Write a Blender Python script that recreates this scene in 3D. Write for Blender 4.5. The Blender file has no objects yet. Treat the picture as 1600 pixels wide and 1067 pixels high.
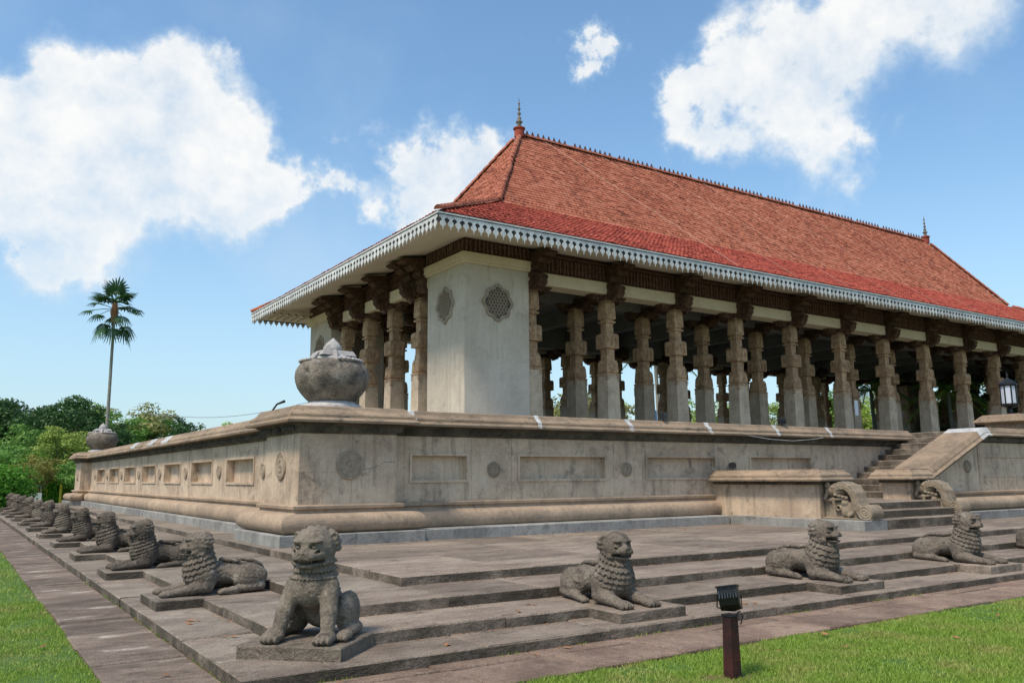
import bpy, bmesh, math, random
import numpy as np
from mathutils import Vector, Matrix
random.seed(7)
rng = np.random.default_rng(7)
PI = math.pi
scene = bpy.context.scene
COL = scene.collection

# ------------------------------------------------------------------ camera
CAMP = (-2.0107, -6.8001, 1.65)
yaw, pitch, roll, FPX = 0.58808, 0.15971, -0.00786, 1310.13
fw = Vector((math.sin(yaw)*math.cos(pitch), math.cos(yaw)*math.cos(pitch), math.sin(pitch)))
rt = Vector((math.cos(yaw), -math.sin(yaw), 0)); up = rt.cross(fw)
rt, up = rt*math.cos(roll)+up*math.sin(roll), up*math.cos(roll)-rt*math.sin(roll)
cd = bpy.data.cameras.new('camera'); cam = bpy.data.objects.new('camera', cd); COL.objects.link(cam)
cam.matrix_world = Matrix(((rt.x, up.x, -fw.x, CAMP[0]), (rt.y, up.y, -fw.y, CAMP[1]), (rt.z, up.z, -fw.z, CAMP[2]), (0, 0, 0, 1)))
cd.sensor_width = 36; cd.lens = 36*FPX/1600; cd.clip_end = 3000; cd.clip_start = 0.05
scene.camera = cam

def pdir(u, v):
    """direction seen at a point of the 1600x1067 view"""
    d = fw + rt*((u-800)/FPX) + up*((533.5-v)/FPX)
    return d.normalized()
def at_range(u, v, dist):
    """ground position at horizontal distance dist in the heading of view column u"""
    d = pdir(u, v); h = math.hypot(d.x, d.y)
    return Vector((CAMP[0]+d.x/h*dist, CAMP[1]+d.y/h*dist, CAMP[2]+d.z/h*dist))

# ------------------------------------------------------------------ sun, sky, exposure
sd = Vector((-0.60, -0.17, 1.0)).normalized()          # towards the sun
sl = bpy.data.lights.new('sun', 'SUN'); sun = bpy.data.objects.new('sun', sl); COL.objects.link(sun)
sl.energy = 2.9; sl.angle = math.radians(11); sl.color = (1.0, 0.87, 0.70)
sun.rotation_euler = (-sd).to_track_quat('-Z', 'Y').to_euler()
scene.view_settings.view_transform = 'Standard'; scene.view_settings.look = 'None'
scene.view_settings.exposure = 0.42; scene.view_settings.gamma = 1
scene.view_settings.use_curve_mapping = False
W = bpy.data.worlds.new('World'); scene.world = W; W.use_nodes = True
nt = W.node_tree; nt.nodes.clear()
def N(t, ty, **k):
    n = t.nodes.new(ty)
    for a, b in k.items():
        if a.startswith('i_'):
            key = a[2:]
            n.inputs[int(key) if key.isdigit() else key.replace('_', ' ')].default_value = b
        else: setattr(n, a, b)
    return n
def mth(t, op, a, b=None, c=None):
    n = t.nodes.new('ShaderNodeMath'); n.operation = op
    for i, v in enumerate((a, b, c)):
        if v is None: continue
        if isinstance(v, (int, float)): n.inputs[i].default_value = v
        else: t.links.new(v, n.inputs[i])
    return n.outputs[0]
def vmth(t, op, a, b=None):
    n = t.nodes.new('ShaderNodeVectorMath'); n.operation = op
    for i, v in enumerate((a, b)):
        if v is None: continue
        if isinstance(v, (tuple, list)): n.inputs[i].default_value = v
        elif isinstance(v, (int, float)): n.inputs['Scale'].default_value = v
        else: t.links.new(v, n.inputs[i])
    return n
def ramp(t, fac, stops):
    n = t.nodes.new('ShaderNodeValToRGB'); t.links.new(fac, n.inputs[0])
    el = n.color_ramp.elements
    while len(el) > 1: el.remove(el[0])
    el[0].position = stops[0][0]; el[0].color = (*stops[0][1], 1)
    for p, c in stops[1:]:
        e = el.new(p); e.color = (*c, 1)
    return n.outputs[0]
def mixc(t, fac, a, b, blend='MIX'):
    n = t.nodes.new('ShaderNodeMix'); n.data_type = 'RGBA'; n.blend_type = blend
    for i, v in ((0, fac), (6, a), (7, b)):
        if isinstance(v, (int, float)): n.inputs[i].default_value = v
        elif isinstance(v, tuple): n.inputs[i].default_value = (*v, 1)
        else: t.links.new(v, n.inputs[i])
    return n.outputs[2]
def noise(t, vec, scale, detail=5, rough=.55, dist=0.):
    n = t.nodes.new('ShaderNodeTexNoise'); n.inputs['Scale'].default_value = scale
    n.inputs['Detail'].default_value = detail; n.inputs['Roughness'].default_value = rough
    n.inputs['Distortion'].default_value = dist
    if vec is not None: t.links.new(vec, n.inputs['Vector'])
    return n

sky = N(nt, 'ShaderNodeTexSky', sky_type='NISHITA', sun_disc=False)
sky.sun_elevation = math.asin(sd.z); sky.sun_rotation = math.atan2(sd.x, sd.y)
sky.air_density = 1.2; sky.dust_density = 1.3; sky.ozone_density = 2.2; sky.altitude = 10
tc = N(nt, 'ShaderNodeTexCoord'); D = tc.outputs['Generated']
nz1 = noise(nt, D, 5.5, 8, .6); nz2 = noise(nt, D, 22, 5, .6); nz0 = noise(nt, D, 2.3, 6, .55)
off = vmth(nt, 'ADD', vmth(nt, 'SCALE', vmth(nt, 'SUBTRACT', nz1.outputs['Color'], (.5, .5, .5)).outputs[0], .26).outputs[0],
           vmth(nt, 'SCALE', vmth(nt, 'SUBTRACT', nz2.outputs['Color'], (.5, .5, .5)).outputs[0], .032).outputs[0]).outputs[0]
DD = vmth(nt, 'ADD', D, off).outputs[0]
# the clouds in this sky: heading, size (radians), weight
blobs = []
for (u, v, r, w) in [(50, 225, .055, 1), (140, 205, .055, .95), (240, 190, .06, 1.05), (340, 210, .055, 1), (20, 275, .06, 1), (120, 265, .065, .95), (230, 250, .065, 1), (320, 270, .06, .8), (415, 245, .048, 1),
                     (455, 275, .036, .6), (515, 272, .018, .6), (90, 355, .07, .75), (200, 330, .07, .5), (30, 330, .06, .7), (290, 320, .06, .7), (385, 295, .05, .6), (120, 395, .04, .5), (-70, 220, .08, .9), (15, 130, .03, .45),
                     (680, 250, .05, 1.3), (625, 305, .05, 1.1), (740, 265, .045, 1.1), (690, 320, .055, 1.0), (600, 345, .03, .4), (765, 240, .025, .6),
                     (865, 90, .03, 1.4), (905, 92, .032, 1.6), (900, 118, .022, 1.1), (935, 88, .018, 1.1), (185, 15, .03, .35), (80, 5, .03, .3), (365, 112, .022, .9), (555, 205, .018, .7), (450, 285, .04, .5), (538, 282, .022, .8),
                     (1500, -10, .065, .95), (1400, 25, .062, 1), (1300, 70, .06, 1), (1220, 115, .055, 1), (1145, 160, .05, 1), (1080, 200, .036, .95), (1050, 180, .025, .8), (1120, 225, .03, .6),
                     (1250, 190, .045, .6), (1280, 245, .045, .9), (1330, 245, .024, .8), (1180, 15, .04, .5), (1480, 358, .014, .35), (1590, 435, .012, .3), (940, 230, .012, .35)]:
    blobs.append((pdir(u, v), r, w))
for (az, el, r, w) in [(3.6, .5, .2, 1), (4.4, .35, .17, 1), (2.7, .3, .15, .9), (5.2, .6, .2, .9), (2.1, .5, .17, .9), (4.0, .9, .17, .8), (1.6, .25, .1, .8)]:
    for k in range(4):
        a, e = az+random.uniform(-.22, .22), el+random.uniform(-.07, .07)
        blobs.append((Vector((math.sin(a)*math.cos(e), math.cos(a)*math.cos(e), math.sin(e))), r*random.uniform(.5, .8), w))
acc = None
for c, r, w in blobs:
    dv = vmth(nt, 'DISTANCE', DD, tuple(c)).outputs['Value']
    q = mth(nt, 'DIVIDE', dv, r)
    g = mth(nt, 'MULTIPLY', mth(nt, 'POWER', 2.718, mth(nt, 'MULTIPLY', mth(nt, 'MULTIPLY', q, q), -1.)), w)
    acc = g if acc is None else mth(nt, 'ADD', acc, g)
accs = mth(nt, 'MINIMUM', acc, 1.25)
base = mth(nt, 'MULTIPLY', accs, mth(nt, 'ADD', .42, mth(nt, 'ADD', mth(nt, 'MULTIPLY', nz1.outputs['Fac'], .85), mth(nt, 'MULTIPLY', nz2.outputs['Fac'], .35))))
mr = N(nt, 'ShaderNodeMapRange', interpolation_type='SMOOTHSTEP'); nt.links.new(base, mr.inputs[0])
mr.inputs[1].default_value = .24; mr.inputs[2].default_value = 1.5; mr.inputs[4].default_value = .97
wisp = N(nt, 'ShaderNodeMapRange', interpolation_type='SMOOTHSTEP'); nt.links.new(nz0.outputs['Fac'], wisp.inputs[0])
wisp.inputs[1].default_value = .46; wisp.inputs[2].default_value = .8; wisp.inputs[4].default_value = .55
# paler towards the horizon
sep = N(nt, 'ShaderNodeSeparateXYZ'); nt.links.new(D, sep.inputs[0])
hz = N(nt, 'ShaderNodeMapRange', interpolation_type='SMOOTHSTEP'); nt.links.new(sep.outputs[2], hz.inputs[0])
hz.inputs[1].default_value = .42; hz.inputs[2].default_value = -.05; hz.inputs[3].default_value = 0.; hz.inputs[4].default_value = .55
dens = mth(nt, 'MAXIMUM', mr.outputs[0], wisp.outputs[0])
skc = mixc(nt, 1.0, sky.outputs[0], (.82, .985, 1.03), 'MULTIPLY')
skc = vmth(nt, 'SCALE', skc, .140).outputs[0]
hazec = (.43, .56, .70)
skh = mixc(nt, hz.outputs[0], skc, hazec)
cs = N(nt, 'ShaderNodeMapRange', interpolation_type='SMOOTHSTEP'); nt.links.new(base, cs.inputs[0])
cs.inputs[1].default_value = .45; cs.inputs[2].default_value = 1.6
csn = mth(nt, 'ADD', cs.outputs[0], mth(nt, 'MULTIPLY', mth(nt, 'SUBTRACT', nz2.outputs['Fac'], .5), .5))
cloudc = ramp(nt, csn, [(0, (.45, .56, .67)), (.3, (.54, .62, .69)), (.62, (.64, .675, .70)), (1, (.74, .74, .73))])
fin = mixc(nt, dens, skh, cloudc)
bg = N(nt, 'ShaderNodeBackground'); nt.links.new(fin, bg.inputs[0]); bg.inputs[1].default_value = 1.0
wo = N(nt, 'ShaderNodeOutputWorld'); nt.links.new(bg.outputs[0], wo.inputs[0])

# ------------------------------------------------------------------ helpers
def tag(o, label=None, cat=None, group=None, kind=None):
    if label: o['label'] = label
    if cat: o['category'] = cat
    if group: o['group'] = group
    if kind: o['kind'] = kind
    return o
def empty(name, loc=(0, 0, 0), rz=0, parent=None):
    o = bpy.data.objects.new(name, None); COL.objects.link(o); o.location = loc; o.rotation_euler = (0, 0, rz)
    o.empty_display_size = .2
    if parent: o.parent = parent
    return o
def mesh(name, verts, faces, smooth=False):
    me = bpy.data.meshes.new(name)
    me.from_pydata([tuple(map(float, v)) for v in verts] if not isinstance(verts, np.ndarray) else verts.tolist(), [], faces if not isinstance(faces, np.ndarray) else faces.tolist())
    me.update()
    if smooth: me.polygons.foreach_set('use_smooth', [True]*len(me.polygons))
    return me
def ob(name, me, m=None, parent=None, loc=(0, 0, 0), rz=0):
    if m is not None and len(me.materials) == 0: me.materials.append(m)
    o = bpy.data.objects.new(name, me); COL.objects.link(o); o.location = loc; o.rotation_euler = (0, 0, rz)
    if parent: o.parent = parent
    return o
class MB:
    def __init__(s): s.v = []; s.f = []
    def add(s, v, f):
        n = len(s.v); s.v += [tuple(p) for p in v]; s.f += [tuple(i+n for i in q) for q in f]; return s
    def box(s, x0, x1, y0, y1, z0, z1):
        return s.add([(x0, y0, z0), (x1, y0, z0), (x1, y1, z0), (x0, y1, z0), (x0, y0, z1), (x1, y0, z1), (x1, y1, z1), (x0, y1, z1)],
                     [(0, 3, 2, 1), (4, 5, 6, 7), (0, 1, 5, 4), (1, 2, 6, 5), (2, 3, 7, 6), (3, 0, 4, 7)])
    def cbox(s, x0, x1, y0, y1, z0, z1, c=.012, j=0.):
        """box with a worn chamfer round its top"""
        r = lambda: random.uniform(-j, j)
        a = [(x0+r(), y0+r(), z0), (x1+r(), y0+r(), z0), (x1+r(), y1+r(), z0), (x0+r(), y1+r(), z0)]
        b = [(p[0], p[1], z1-c) for p in a]
        t = [(x0+c, y0+c, z1+r()), (x1-c, y0+c, z1+r()), (x1-c, y1-c, z1+r()), (x0+c, y1-c, z1+r())]
        return s.add(a+b+t, [(0, 3, 2, 1), (8, 9, 10, 11)]+[(i, (i+1) % 4, 4+(i+1) % 4, 4+i) for i in range(4)]+[(4+i, 4+(i+1) % 4, 8+(i+1) % 4, 8+i) for i in range(4)])
    def frus(s, cx, cy, z0, z1, w0, w1, d0=None, d1=None):
        d0 = w0 if d0 is None else d0; d1 = w1 if d1 is None else d1
        v = [(cx+a*w0/2, cy+b*d0/2, z0) for a, b in ((-1, -1), (1, -1), (1, 1), (-1, 1))]+[(cx+a*w1/2, cy+b*d1/2, z1) for a, b in ((-1, -1), (1, -1), (1, 1), (-1, 1))]
        return s.add(v, [(0, 3, 2, 1), (4, 5, 6, 7), (0, 1, 5, 4), (1, 2, 6, 5), (2, 3, 7, 6), (3, 0, 4, 7)])
    def lathe(s, prof, seg=24, c=(0, 0), lump=0, nl=0):
        n = len(s.v); m = len(prof)
        for r, z in prof:
            for k in range(seg):
                a = 2*PI*k/seg; rr = r*(1+lump*math.cos(nl*a))
                s.v.append((c[0]+rr*math.cos(a), c[1]+rr*math.sin(a), z))
        for i in range(m-1):
            for k in range(seg):
                s.f.append((n+i*seg+k, n+i*seg+(k+1) % seg, n+(i+1)*seg+(k+1) % seg, n+(i+1)*seg+k))
        s.f.append(tuple(n+k for k in reversed(range(seg)))); s.f.append(tuple(n+(m-1)*seg+k for k in range(seg)))
        return s
    def tube(s, pts, rad, seg=8):
        n = len(s.v); pts = [Vector(p) for p in pts]; m = len(pts)
        if not isinstance(rad, (list, tuple)): rad = [rad]*m
        for i, p in enumerate(pts):
            t = (pts[min(i+1, m-1)]-pts[max(i-1, 0)]).normalized()
            a = t.cross(Vector((0, 0, 1)))
            if a.length < .05: a = t.cross(Vector((1, 0, 0)))
            a.normalize(); b = t.cross(a)
            for k in range(seg):
                q = 2*PI*k/seg; s.v.append(tuple(p+(a*math.cos(q)+b*math.sin(q))*rad[i]))
        for i in range(m-1):
            for k in range(seg):
                s.f.append((n+i*seg+k, n+(i+1)*seg+k, n+(i+1)*seg+(k+1) % seg, n+i*seg+(k+1) % seg))
        s.f.append(tuple(n+k for k in range(seg))); s.f.append(tuple(n+(m-1)*seg+k for k in reversed(range(seg))))
        return s
    def prism(s, outline, d0, d1, axis='y'):
        """2D outline (a, z) given depth along y or x; any simple outline"""
        n = len(outline)
        f3 = (lambda a, d, z: (a, d, z)) if axis == 'y' else (lambda a, d, z: (d, a, z))
        v = [f3(a, d0, z) for a, z in outline]+[f3(a, d1, z) for a, z in outline]
        fs = [tuple(range(n)), tuple(range(2*n-1, n-1, -1))]+[(i, n+i, n+(i+1) % n, (i+1) % n) for i in range(n)]
        return s.add(v, fs)
    def me(s, name, smooth=False, fixn=True):
        m = mesh(name, s.v, s.f, smooth)
        if fixn:
            bm = bmesh.new(); bm.from_mesh(m); bmesh.ops.recalc_face_normals(bm, faces=bm.faces); bm.to_mesh(m); bm.free()
        return m
    def ob(s, name, m, parent=None, smooth=False, loc=(0, 0, 0), rz=0): return ob(name, s.me(name, smooth), m, parent, loc, rz)
def smooth_by_angle(me, deg=35):
    me.polygons.foreach_set('use_smooth', [True]*len(me.polygons))
    bm = bmesh.new(); bm.from_mesh(me)
    for e in bm.edges:
        if len(e.link_faces) == 2 and e.calc_face_angle(0) > math.radians(deg): e.smooth = False
    bm.to_mesh(me); bm.free()

# ------------------------------------------------------------------ materials
def material(name):
    m = bpy.data.materials.new(name); m.use_nodes = True; t = m.node_tree
    return m, t, t.nodes['Principled BSDF']
def stone(name, c1, c2, dark=None, darkamt=.4, sc=1.2, rough=.9, bump=.25, bsc=40, streak=0., streakc=(.06, .055, .05), light=None, lightamt=.3, lsc=3., rnd=.12, pits=0., mottle=.5, lthr=.55, drip=0., moss=0., aniso=(1, 1, 1)):
    m, t, p = material(name)
    g = N(t, 'ShaderNodeNewGeometry'); P = g.outputs['Position']
    if aniso != (1, 1, 1): P2 = vmth(t, 'MULTIPLY', P, aniso).outputs[0]
    else: P2 = P
    n1 = noise(t, P2, sc, 7, .62); n2 = noise(t, P2, sc*9, 4, .6); n3 = noise(t, P, bsc*2.2, 3, .6)
    fac = mth(t, 'ADD', mth(t, 'MULTIPLY', n1.outputs['Fac'], 1-mottle*.5), mth(t, 'MULTIPLY', n2.outputs['Fac'], mottle*.5))
    mr = N(t, 'ShaderNodeMapRange', interpolation_type='SMOOTHSTEP'); t.links.new(fac, mr.inputs[0]); mr.inputs[1].default_value = .36; mr.inputs[2].default_value = .64
    c = mixc(t, mr.outputs[0], c1, c2)
    if dark:
        nd = noise(t, P2, sc*2.3, 8, .68, .4)
        d = N(t, 'ShaderNodeMapRange', interpolation_type='SMOOTHSTEP'); t.links.new(nd.outputs['Fac'], d.inputs[0])
        d.inputs[1].default_value = .52; d.inputs[2].default_value = .7; d.inputs[4].default_value = darkamt
        c = mixc(t, d.outputs[0], c, dark)
    if streak:
        sv = vmth(t, 'MULTIPLY', P, (5, 5, .35)).outputs[0]
        ns = noise(t, sv, 1.6, 5, .6)
        d = N(t, 'ShaderNodeMapRange', interpolation_type='SMOOTHSTEP'); t.links.new(ns.outputs['Fac'], d.inputs[0])
        d.inputs[1].default_value = .5; d.inputs[2].default_value = .74; d.inputs[4].default_value = streak
        c = mixc(t, d.outputs[0], c, streakc)
    if light:
        nl = noise(t, P2, lsc, 7, .7)
        d = N(t, 'ShaderNodeMapRange', interpolation_type='SMOOTHSTEP'); t.links.new(nl.outputs['Fac'], d.inputs[0])
        d.inputs[1].default_value = lthr; d.inputs[2].default_value = lthr+.13; d.inputs[4].default_value = lightamt
        c = mixc(t, d.outputs[0], c, light)
    if drip:
        nd2 = noise(t, vmth(t, 'MULTIPLY', P, (6, 6, .8)).outputs[0], 1., 6, .62); nd3 = noise(t, P, .7, 3, .5)
        d = N(t, 'ShaderNodeMapRange', interpolation_type='SMOOTHSTEP'); t.links.new(mth(t, 'ADD', mth(t, 'MULTIPLY', nd2.outputs['Fac'], .6), mth(t, 'MULTIPLY', nd3.outputs['Fac'], .4)), d.inputs[0])
        d.inputs[1].default_value = .53; d.inputs[2].default_value = .64; d.inputs[4].default_value = drip
        c = mixc(t, d.outputs[0], c, (.075, .066, .055))
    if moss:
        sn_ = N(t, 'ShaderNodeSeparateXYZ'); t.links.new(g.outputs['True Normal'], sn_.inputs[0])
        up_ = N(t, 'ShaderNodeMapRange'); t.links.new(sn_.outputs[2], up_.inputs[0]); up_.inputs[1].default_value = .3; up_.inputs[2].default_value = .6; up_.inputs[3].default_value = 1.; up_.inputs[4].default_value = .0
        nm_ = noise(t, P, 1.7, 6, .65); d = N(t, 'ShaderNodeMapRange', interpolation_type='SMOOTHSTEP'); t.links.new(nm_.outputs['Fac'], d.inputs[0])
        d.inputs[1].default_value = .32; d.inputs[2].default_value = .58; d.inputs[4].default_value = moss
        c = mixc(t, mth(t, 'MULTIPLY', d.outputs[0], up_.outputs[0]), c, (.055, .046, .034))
    # fine grain
    gr = N(t, 'ShaderNodeMapRange'); t.links.new(n3.outputs['Fac'], gr.inputs[0]); gr.inputs[1].default_value = .28; gr.inputs[2].default_value = .72; gr.inputs[3].default_value = .66; gr.inputs[4].default_value = 1.3
    c = mixc(t, 1.0, c, gr.outputs[0], 'MULTIPLY')
    oi = N(t, 'ShaderNodeObjectInfo')
    if rnd:
        rr = N(t, 'ShaderNodeMapRange'); t.links.new(oi.outputs['Random'], rr.inputs[0]); rr.inputs[3].default_value = 1-rnd; rr.inputs[4].default_value = 1+rnd
        c = mixc(t, 1.0, c, rr.outputs[0], 'MULTIPLY')
    t.links.new(c, p.inputs['Base Color']); p.inputs['Roughness'].default_value = rough; p.inputs['Specular IOR Level'].default_value = .25
    nb = noise(t, P, bsc, 6, .65)
    hgt = mth(t, 'ADD', nb.outputs['Fac'], mth(t, 'MULTIPLY', n2.outputs['Fac'], 1.2))
    if pits:
        vo = N(t, 'ShaderNodeTexVoronoi'); vo.inputs['Scale'].default_value = bsc*1.2; t.links.new(P, vo.inputs['Vector'])
        hgt = mth(t, 'ADD', hgt, mth(t, 'MULTIPLY', vo.outputs['Distance'], pits))
    b = N(t, 'ShaderNodeBump'); b.inputs['Strength'].default_value = min(1, bump*1.5); b.inputs['Distance'].default_value = .025
    t.links.new(hgt, b.inputs['Height']); t.links.new(b.outputs[0], p.inputs['Normal'])
    return m
def plain(name, c, rough=.6, metal=0., var=.15, sc=8):
    m, t, p = material(name)
    g = N(t, 'ShaderNodeNewGeometry'); n = noise(t, g.outputs['Position'], sc, 5, .6)
    mr = N(t, 'ShaderNodeMapRange'); t.links.new(n.outputs['Fac'], mr.inputs[0]); mr.inputs[1].default_value = .3; mr.inputs[2].default_value = .7; mr.inputs[3].default_value = 1-var; mr.inputs[4].default_value = 1+var
    t.links.new(mixc(t, 1., c, mr.outputs[0], 'MULTIPLY'), p.inputs['Base Color'])
    p.inputs['Roughness'].default_value = rough; p.inputs['Metallic'].default_value = metal
    return m

M_wall = stone('podium_plaster', (.43, .322, .238), (.61, .478, .355), (.17, .135, .105), .75, 1.1, streak=.4, streakc=(.15, .13, .105), light=(.56, .50, .42), lightamt=.35, bump=.26, rnd=.04, drip=.38)
M_torus = stone('torus_stone', (.45, .335, .24), (.32, .24, .175), (.12, .10, .085), .5, 1.3, bump=.35, light=(.42, .34, .25), lightamt=.4, rnd=.08, streak=.25)
M_cap = stone('coping_stone', (.35, .255, .175), (.22, .165, .12), (.07, .058, .045), .8, 1.3, bump=.35, rnd=.14, light=(.38, .33, .27), lightamt=.35, aniso=(1, 1, 2.5))
M_capdark = stone('dark_moulding', (.055, .05, .042), (.13, .115, .09), (.02, .02, .018), .8, 2.2, bump=.6, bsc=30, light=(.2, .18, .14), lightamt=.4, rnd=.1)  # much darker tone for the mouldings below the coping
M_mortar = stone('white_mortar', (.55, .55, .55), (.38, .37, .36), None, bump=.2, rnd=.1, sc=5)
M_kerb = stone('granite_kerb', (.22, .215, .205), (.33, .32, .30), (.10, .10, .095), .6, 1.8, bump=.3, rnd=.13, streak=.35, streakc=(.12, .12, .12))
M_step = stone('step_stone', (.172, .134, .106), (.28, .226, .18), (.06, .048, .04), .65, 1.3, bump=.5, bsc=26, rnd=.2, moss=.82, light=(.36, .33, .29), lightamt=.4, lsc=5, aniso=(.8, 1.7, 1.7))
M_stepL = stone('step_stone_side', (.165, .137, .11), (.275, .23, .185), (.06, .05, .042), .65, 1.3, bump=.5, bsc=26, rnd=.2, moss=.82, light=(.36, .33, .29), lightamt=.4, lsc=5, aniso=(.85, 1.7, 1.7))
M_path = stone('path_stone', (.125, .095, .075), (.225, .175, .14), (.055, .043, .036), .6, 1.5, bump=.5, bsc=22, rnd=.2, light=(.48, .44, .38), lightamt=.7, lthr=.555, lsc=1.5, aniso=(.9, 1.9, 1))
M_pathR = stone('path_stone_red', (.165, .112, .085), (.275, .195, .148), (.075, .055, .045), .55, 1.5, bump=.5, bsc=22, rnd=.2, light=(.35, .28, .22), lightamt=.35, lsc=2.2)
M_lion = stone('lion_stone', (.088, .072, .057), (.17, .14, .112), (.032, .027, .023), .85, 3.2, bump=.42, bsc=34, light=(.28, .255, .22), lightamt=.6, lsc=6, rnd=.24, pits=.2, mottle=.8, drip=.55)
M_lionB = stone('lion_stone_corner', (.125, .104, .082), (.21, .175, .138), (.05, .042, .035), .8, 3., bump=.4, bsc=36, light=(.31, .245, .20), lightamt=.55, lsc=4.5, rnd=.1, pits=.2, mottle=.8, drip=.5)
M_mak = stone('scroll_stone', (.20, .155, .11), (.30, .245, .18), (.09, .08, .065), .6, 4., bump=.5, bsc=45, light=(.38, .33, .27), lightamt=.4, lsc=9)
M_ros = stone('medallion_stone', (.29, .228, .17), (.41, .33, .25), (.13, .105, .085), .5, 6., bump=.4, bsc=60, rnd=.1)
M_urn = stone('urn_stone', (.10, .086, .072), (.27, .228, .185), (.035, .030, .027), .85, 3.2, bump=.6, bsc=26, light=(.42, .41, .38), lightamt=.55, lsc=5, rnd=.05)
M_urnlid = stone('urn_lid_stone', (.36, .34, .33), (.50, .47, .46), (.14, .13, .13), .6, 6., bump=.4, bsc=40)
M_pier = stone('pier_plaster', (.50, .43, .345), (.61, .53, .43), (.33, .275, .215), .5, .7, bump=.16, streak=.35, streakc=(.27, .24, .2), rnd=.03, drip=.22)
M_patch = stone('pale_render', (.50, .435, .36), (.58, .51, .425), (.37, .32, .26), .4, .8, bump=.12, rnd=.06, streak=.2, streakc=(.3, .28, .25))
M_lat = stone('lattice_stone', (.36, .27, .19), (.44, .34, .25), bump=.1, rnd=0)
M_cream = stone('cream_beam', (.62, .51, .35), (.70, .58, .41), (.42, .34, .24), .4, .9, bump=.08, rnd=.05)
M_shaft = stone('column_shaft', (.42, .325, .235), (.57, .455, .34), (.20, .15, .105), .5, 1.6, bump=.25, rnd=.1, streak=.35, streakc=(.2, .17, .14))
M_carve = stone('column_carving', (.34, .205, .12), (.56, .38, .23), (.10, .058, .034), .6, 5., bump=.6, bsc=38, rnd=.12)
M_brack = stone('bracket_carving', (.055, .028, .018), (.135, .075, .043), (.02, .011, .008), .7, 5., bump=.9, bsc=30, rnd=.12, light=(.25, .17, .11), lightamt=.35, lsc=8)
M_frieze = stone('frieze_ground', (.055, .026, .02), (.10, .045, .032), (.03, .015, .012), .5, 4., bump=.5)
M_friezer = stone('frieze_relief', (.14, .075, .055), (.23, .14, .10), (.07, .035, .03), .5, 8., bump=.5)
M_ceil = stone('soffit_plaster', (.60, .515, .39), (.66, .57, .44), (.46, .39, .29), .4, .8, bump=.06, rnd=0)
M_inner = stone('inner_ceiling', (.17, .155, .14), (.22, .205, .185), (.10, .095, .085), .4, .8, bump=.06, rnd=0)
M_val = stone('valance_paint', (.54, .545, .54), (.68, .68, .665), (.27, .27, .26), .4, 3., bump=.1, rnd=.12, streak=.2, streakc=(.25, .25, .25))
M_dk = plain('dark_board', (.035, .035, .035), .8)
M_floor = stone('hall_floor', (.2, .18, .16), (.27, .25, .22), bump=.1)
M_wire = plain('pale_wire', (.5, .3, .22), .5)
M_black = plain('black_metal', (.012, .012, .013), .38, .3, .3, 30)
M_rust = stone('rust_red_post', (.024, .012, .011), (.075, .020, .016), (.012, .010, .010), .7, 9, bump=.25, rough=.6, bsc=60)
M_soil = stone('bare_soil', (.14, .085, .05), (.2, .13, .08), bump=.8, bsc=30)
M_glass = plain('frosted_glass', (.5, .53, .62), .15, 0, .05)
M_white = plain('white_paint', (.7, .7, .68), .5, 0, .1)
M_yel = plain('yellow_paint', (.65, .5, .04), .5, 0, .1)
M_orange = plain('orange_plastic', (.6, .16, .03), .5, 0, .1)
M_tarp = plain('blue_sheet', (.01, .22, .62), .5, 0, .1)
M_leafd = plain('dry_leaf', (.26, .12, .05), .7, 0, .3, 30)
M_road = stone('road_surface', (.3, .29, .26), (.36, .35, .32), bump=.1)
M_paper = plain('notice_paper', (.62, .66, .72), .7, 0, .08)
def tilem(name, a, b, dk):
    m, t, p = material(name)
    g = N(t, 'ShaderNodeNewGeometry'); P = g.outputs['Position']
    n1 = noise(t, P, .5, 6, .65); n2 = noise(t, P, 7, 3, .6)
    wn = N(t, 'ShaderNodeTexWhiteNoise', noise_dimensions='3D')
    sn = vmth(t, 'SNAP', P, (.25, .35, .18)).outputs[0]; t.links.new(sn, wn.inputs['Vector'])
    f = mth(t, 'ADD', mth(t, 'MULTIPLY', n1.outputs['Fac'], .55), mth(t, 'MULTIPLY', wn.outputs['Value'], .45))
    c = ramp(t, f, [(.2, dk), (.45, a), (.72, b)])
    c = mixc(t, mth(t, 'MULTIPLY', n2.outputs['Fac'], .3), c, dk)
    st_ = noise(t, vmth(t, 'MULTIPLY', P, (1.6, .35, .35)).outputs[0], 1.1, 6, .7)
    sm_ = N(t, 'ShaderNodeMapRange', interpolation_type='SMOOTHSTEP'); t.links.new(st_.outputs['Fac'], sm_.inputs[0]); sm_.inputs[1].default_value = .52; sm_.inputs[2].default_value = .72; sm_.inputs[4].default_value = .45
    c = mixc(t, sm_.outputs[0], c, (.12, .055, .038))
    t.links.new(c, p.inputs['Base Color']); p.inputs['Roughness'].default_value = .8; p.inputs['Specular IOR Level'].default_value = .25
    b_ = N(t, 'ShaderNodeBump'); b_.inputs['Strength'].default_value = .3; b_.inputs['Distance'].default_value = .02
    t.links.new(n2.outputs['Fac'], b_.inputs['Height']); t.links.new(b_.outputs[0], p.inputs['Normal'])
    return m
M_tileU = tilem('weathered_roof_tile', (.37, .115, .066), (.47, .18, .112), (.20, .06, .038))
M_tileL = tilem('red_roof_tile', (.30, .053, .035), (.40, .09, .058), (.14, .028, .02))
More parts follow.
